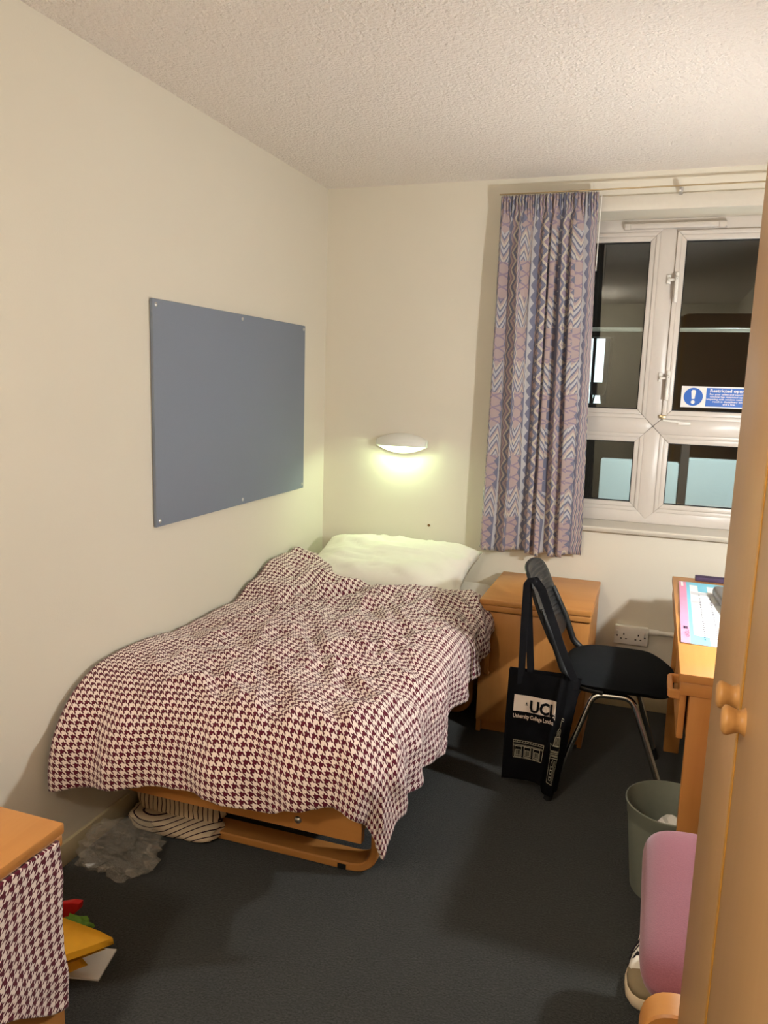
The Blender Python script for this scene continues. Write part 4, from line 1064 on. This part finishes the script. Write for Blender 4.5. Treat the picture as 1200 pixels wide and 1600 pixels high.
# ================================================================== THINGS ON THE FLOOR
# translucent carrier bag
V_ = None
bm = bmesh.new(); bmesh.ops.create_icosphere(bm, subdivisions=4, radius=1.0)
for v in bm.verts:
    p = v.co.copy(); q_ = p*1.5
    k = 1+0.30*NZ(q_.x+1.7, q_.y, q_.z)+0.38*(0.4-abs(NZ(q_.x*1.9, q_.y*1.9+4, q_.z*1.9))*2)+0.17*(0.4-abs(NZ(q_.x*3.1+2, q_.y*3.1, q_.z*3.1))*2)
    v.co = Vector((p.x*1.25, p.y*0.92, p.z*0.68))*0.100*k + Vector((0.160, -1.872, 0.052))
    if v.co.z < 0.0015: v.co.z = 0.0015
    if v.co.x < 0.018: v.co.x = 0.018
o = from_bm('plastic_bag', bm, M['film'], None, False)
tag(o, 'crumpled translucent grey plastic bag on the carpet by the skirting', 'plastic bag')
# striped soft bag under the bed
sb = thing('striped_bag', 'cream bag with dark stripes slumped under the foot of the bed', 'bag', (0.20, -1.55, 0))
def soft(name, cx_, cy_, cz_, hx, hy, hz, stripe_dir, seed, zmin):
    bm = bmesh.new(); nu_, nv_ = 40, 20; V_, F_, U_ = [], [], []
    for i in range(nu_):
        for j in range(nv_+1):
            th = 2*PI*i/nu_; ph = PI*j/nv_
            def sg(q, e): return math.copysign(abs(q)**e, q)
            x_ = sg(math.cos(th), 0.6)*sg(math.sin(ph), 0.6); y_ = sg(math.sin(th), 0.6)*sg(math.sin(ph), 0.6); z_ = sg(math.cos(ph), 0.7)
            k = 1+0.10*NZ(x_*2+seed, y_*2, z_*2)+0.05*NZ(x_*5, y_*5+seed, z_*5)
            p = Vector((cx_+x_*hx*k, cy_+y_*hy*k, max(zmin, cz_+z_*hz*k))); V_.append(p)
            if stripe_dir == 'x': U_.append((p.x+0.25*p.y, p.z))
            else: U_.append((p.z*0.9+0.30*p.y+0.05*math.sin(p.x*12), p.x))
    for i in range(nu_):
        for j in range(nv_): a_ = i*(nv_+1)+j; b_ = ((i+1) % nu_)*(nv_+1)+j; F_.append((a_, a_+1, b_+1, b_))
    bm.free()
    return mk(name, V_, F_, M['stripe'], sb, True, U_)
soft('bag_body', 0.200, -1.570, 0.085, 0.165, 0.088, 0.078, 'x', 1.0, 0.004)
soft('bag_flap', 0.205, -1.640, 0.026, 0.165, 0.070, 0.030, 'z', 4.0, 0.002)
# yellow folded paper bag with packets
yb = thing('yellow_paper_bag', 'folded yellow paper bag on the carpet beside the near cabinet', 'paper bag', (0.33, -2.33, 0))
def fold_sheet(name, pts, y0, y1, skew, mat):
    V_, F_ = [], []; n = len(pts); K2 = 8
    for k in range(K2+1):
        t = k/K2; y_ = y0+(y1-y0)*t
        for x_, z_ in pts:
            d_ = -(y_+2.30); p_ = Vector((x_+0.015-0.58*d_, -2.255-0.81*d_, 0))
            V_.append((p_.x, p_.y, max(0.002, z_+0.003*NZ(x_*20, y_*20))))
    for k in range(K2):
        for i in range(n-1): a_ = k*n+i; F_.append((a_, a_+1, a_+n+1, a_+n))
    o_ = mk(name, V_, F_, mat, yb, True); md_ = o_.modifiers.new('thickness', 'SOLIDIFY'); md_.thickness = 0.003
    o_.data.set_sharp_from_angle(angle=math.radians(35)); return o_
fold_sheet('top_fold', [(0.22, 0.128), (0.385, 0.118), (0.425, 0.112), (0.428, 0.096), (0.39, 0.090), (0.22, 0.098)], -2.50, -2.30, 0.0, M['yellow'])
fold_sheet('middle_fold', [(0.22, 0.088), (0.36, 0.080), (0.415, 0.082), (0.385, 0.062), (0.22, 0.060)], -2.50, -2.31, 0.0, M['yellow'])
fold_sheet('bottom_fold', [(0.22, 0.052), (0.35, 0.048), (0.372, 0.028), (0.22, 0.012)], -2.50, -2.32, 0.0, M['yellow'])
o = box('paper_sheet', 0.25, 0.432, -2.310, -2.205, 0.001, 0.006, M['paper'], None, 0.0, 1, Matrix.Translation((0.3, -2.37, 0)) @ Matrix.Rotation(0.25, 4, 'Z') @ Matrix.Translation((-0.3, 2.37, 0)))
tag(o, 'white sheet of paper under the yellow paper bag', 'paper')
o = crumple('green_packet', (0.305, -2.222, 0.088), 0.034, M['green'], 8.2, (1.3, 0.6, 0.45), 0.35, 2.4, 3); tag(o, 'green packet lying on the yellow paper bag', 'packet')
bm = bmesh.new(); bm_prism(bm, [(0.195, 0.050), (0.255, 0.070), (0.294, 0.112), (0.298, 0.132), (0.272, 0.128), (0.195, 0.098)], 'y', -2.205, -2.188, 0.003)
o = from_bm('red_packet', bm, M['red'], None); tag(o, 'red packet leaning on the yellow paper bag behind the near cabinet', 'packet')
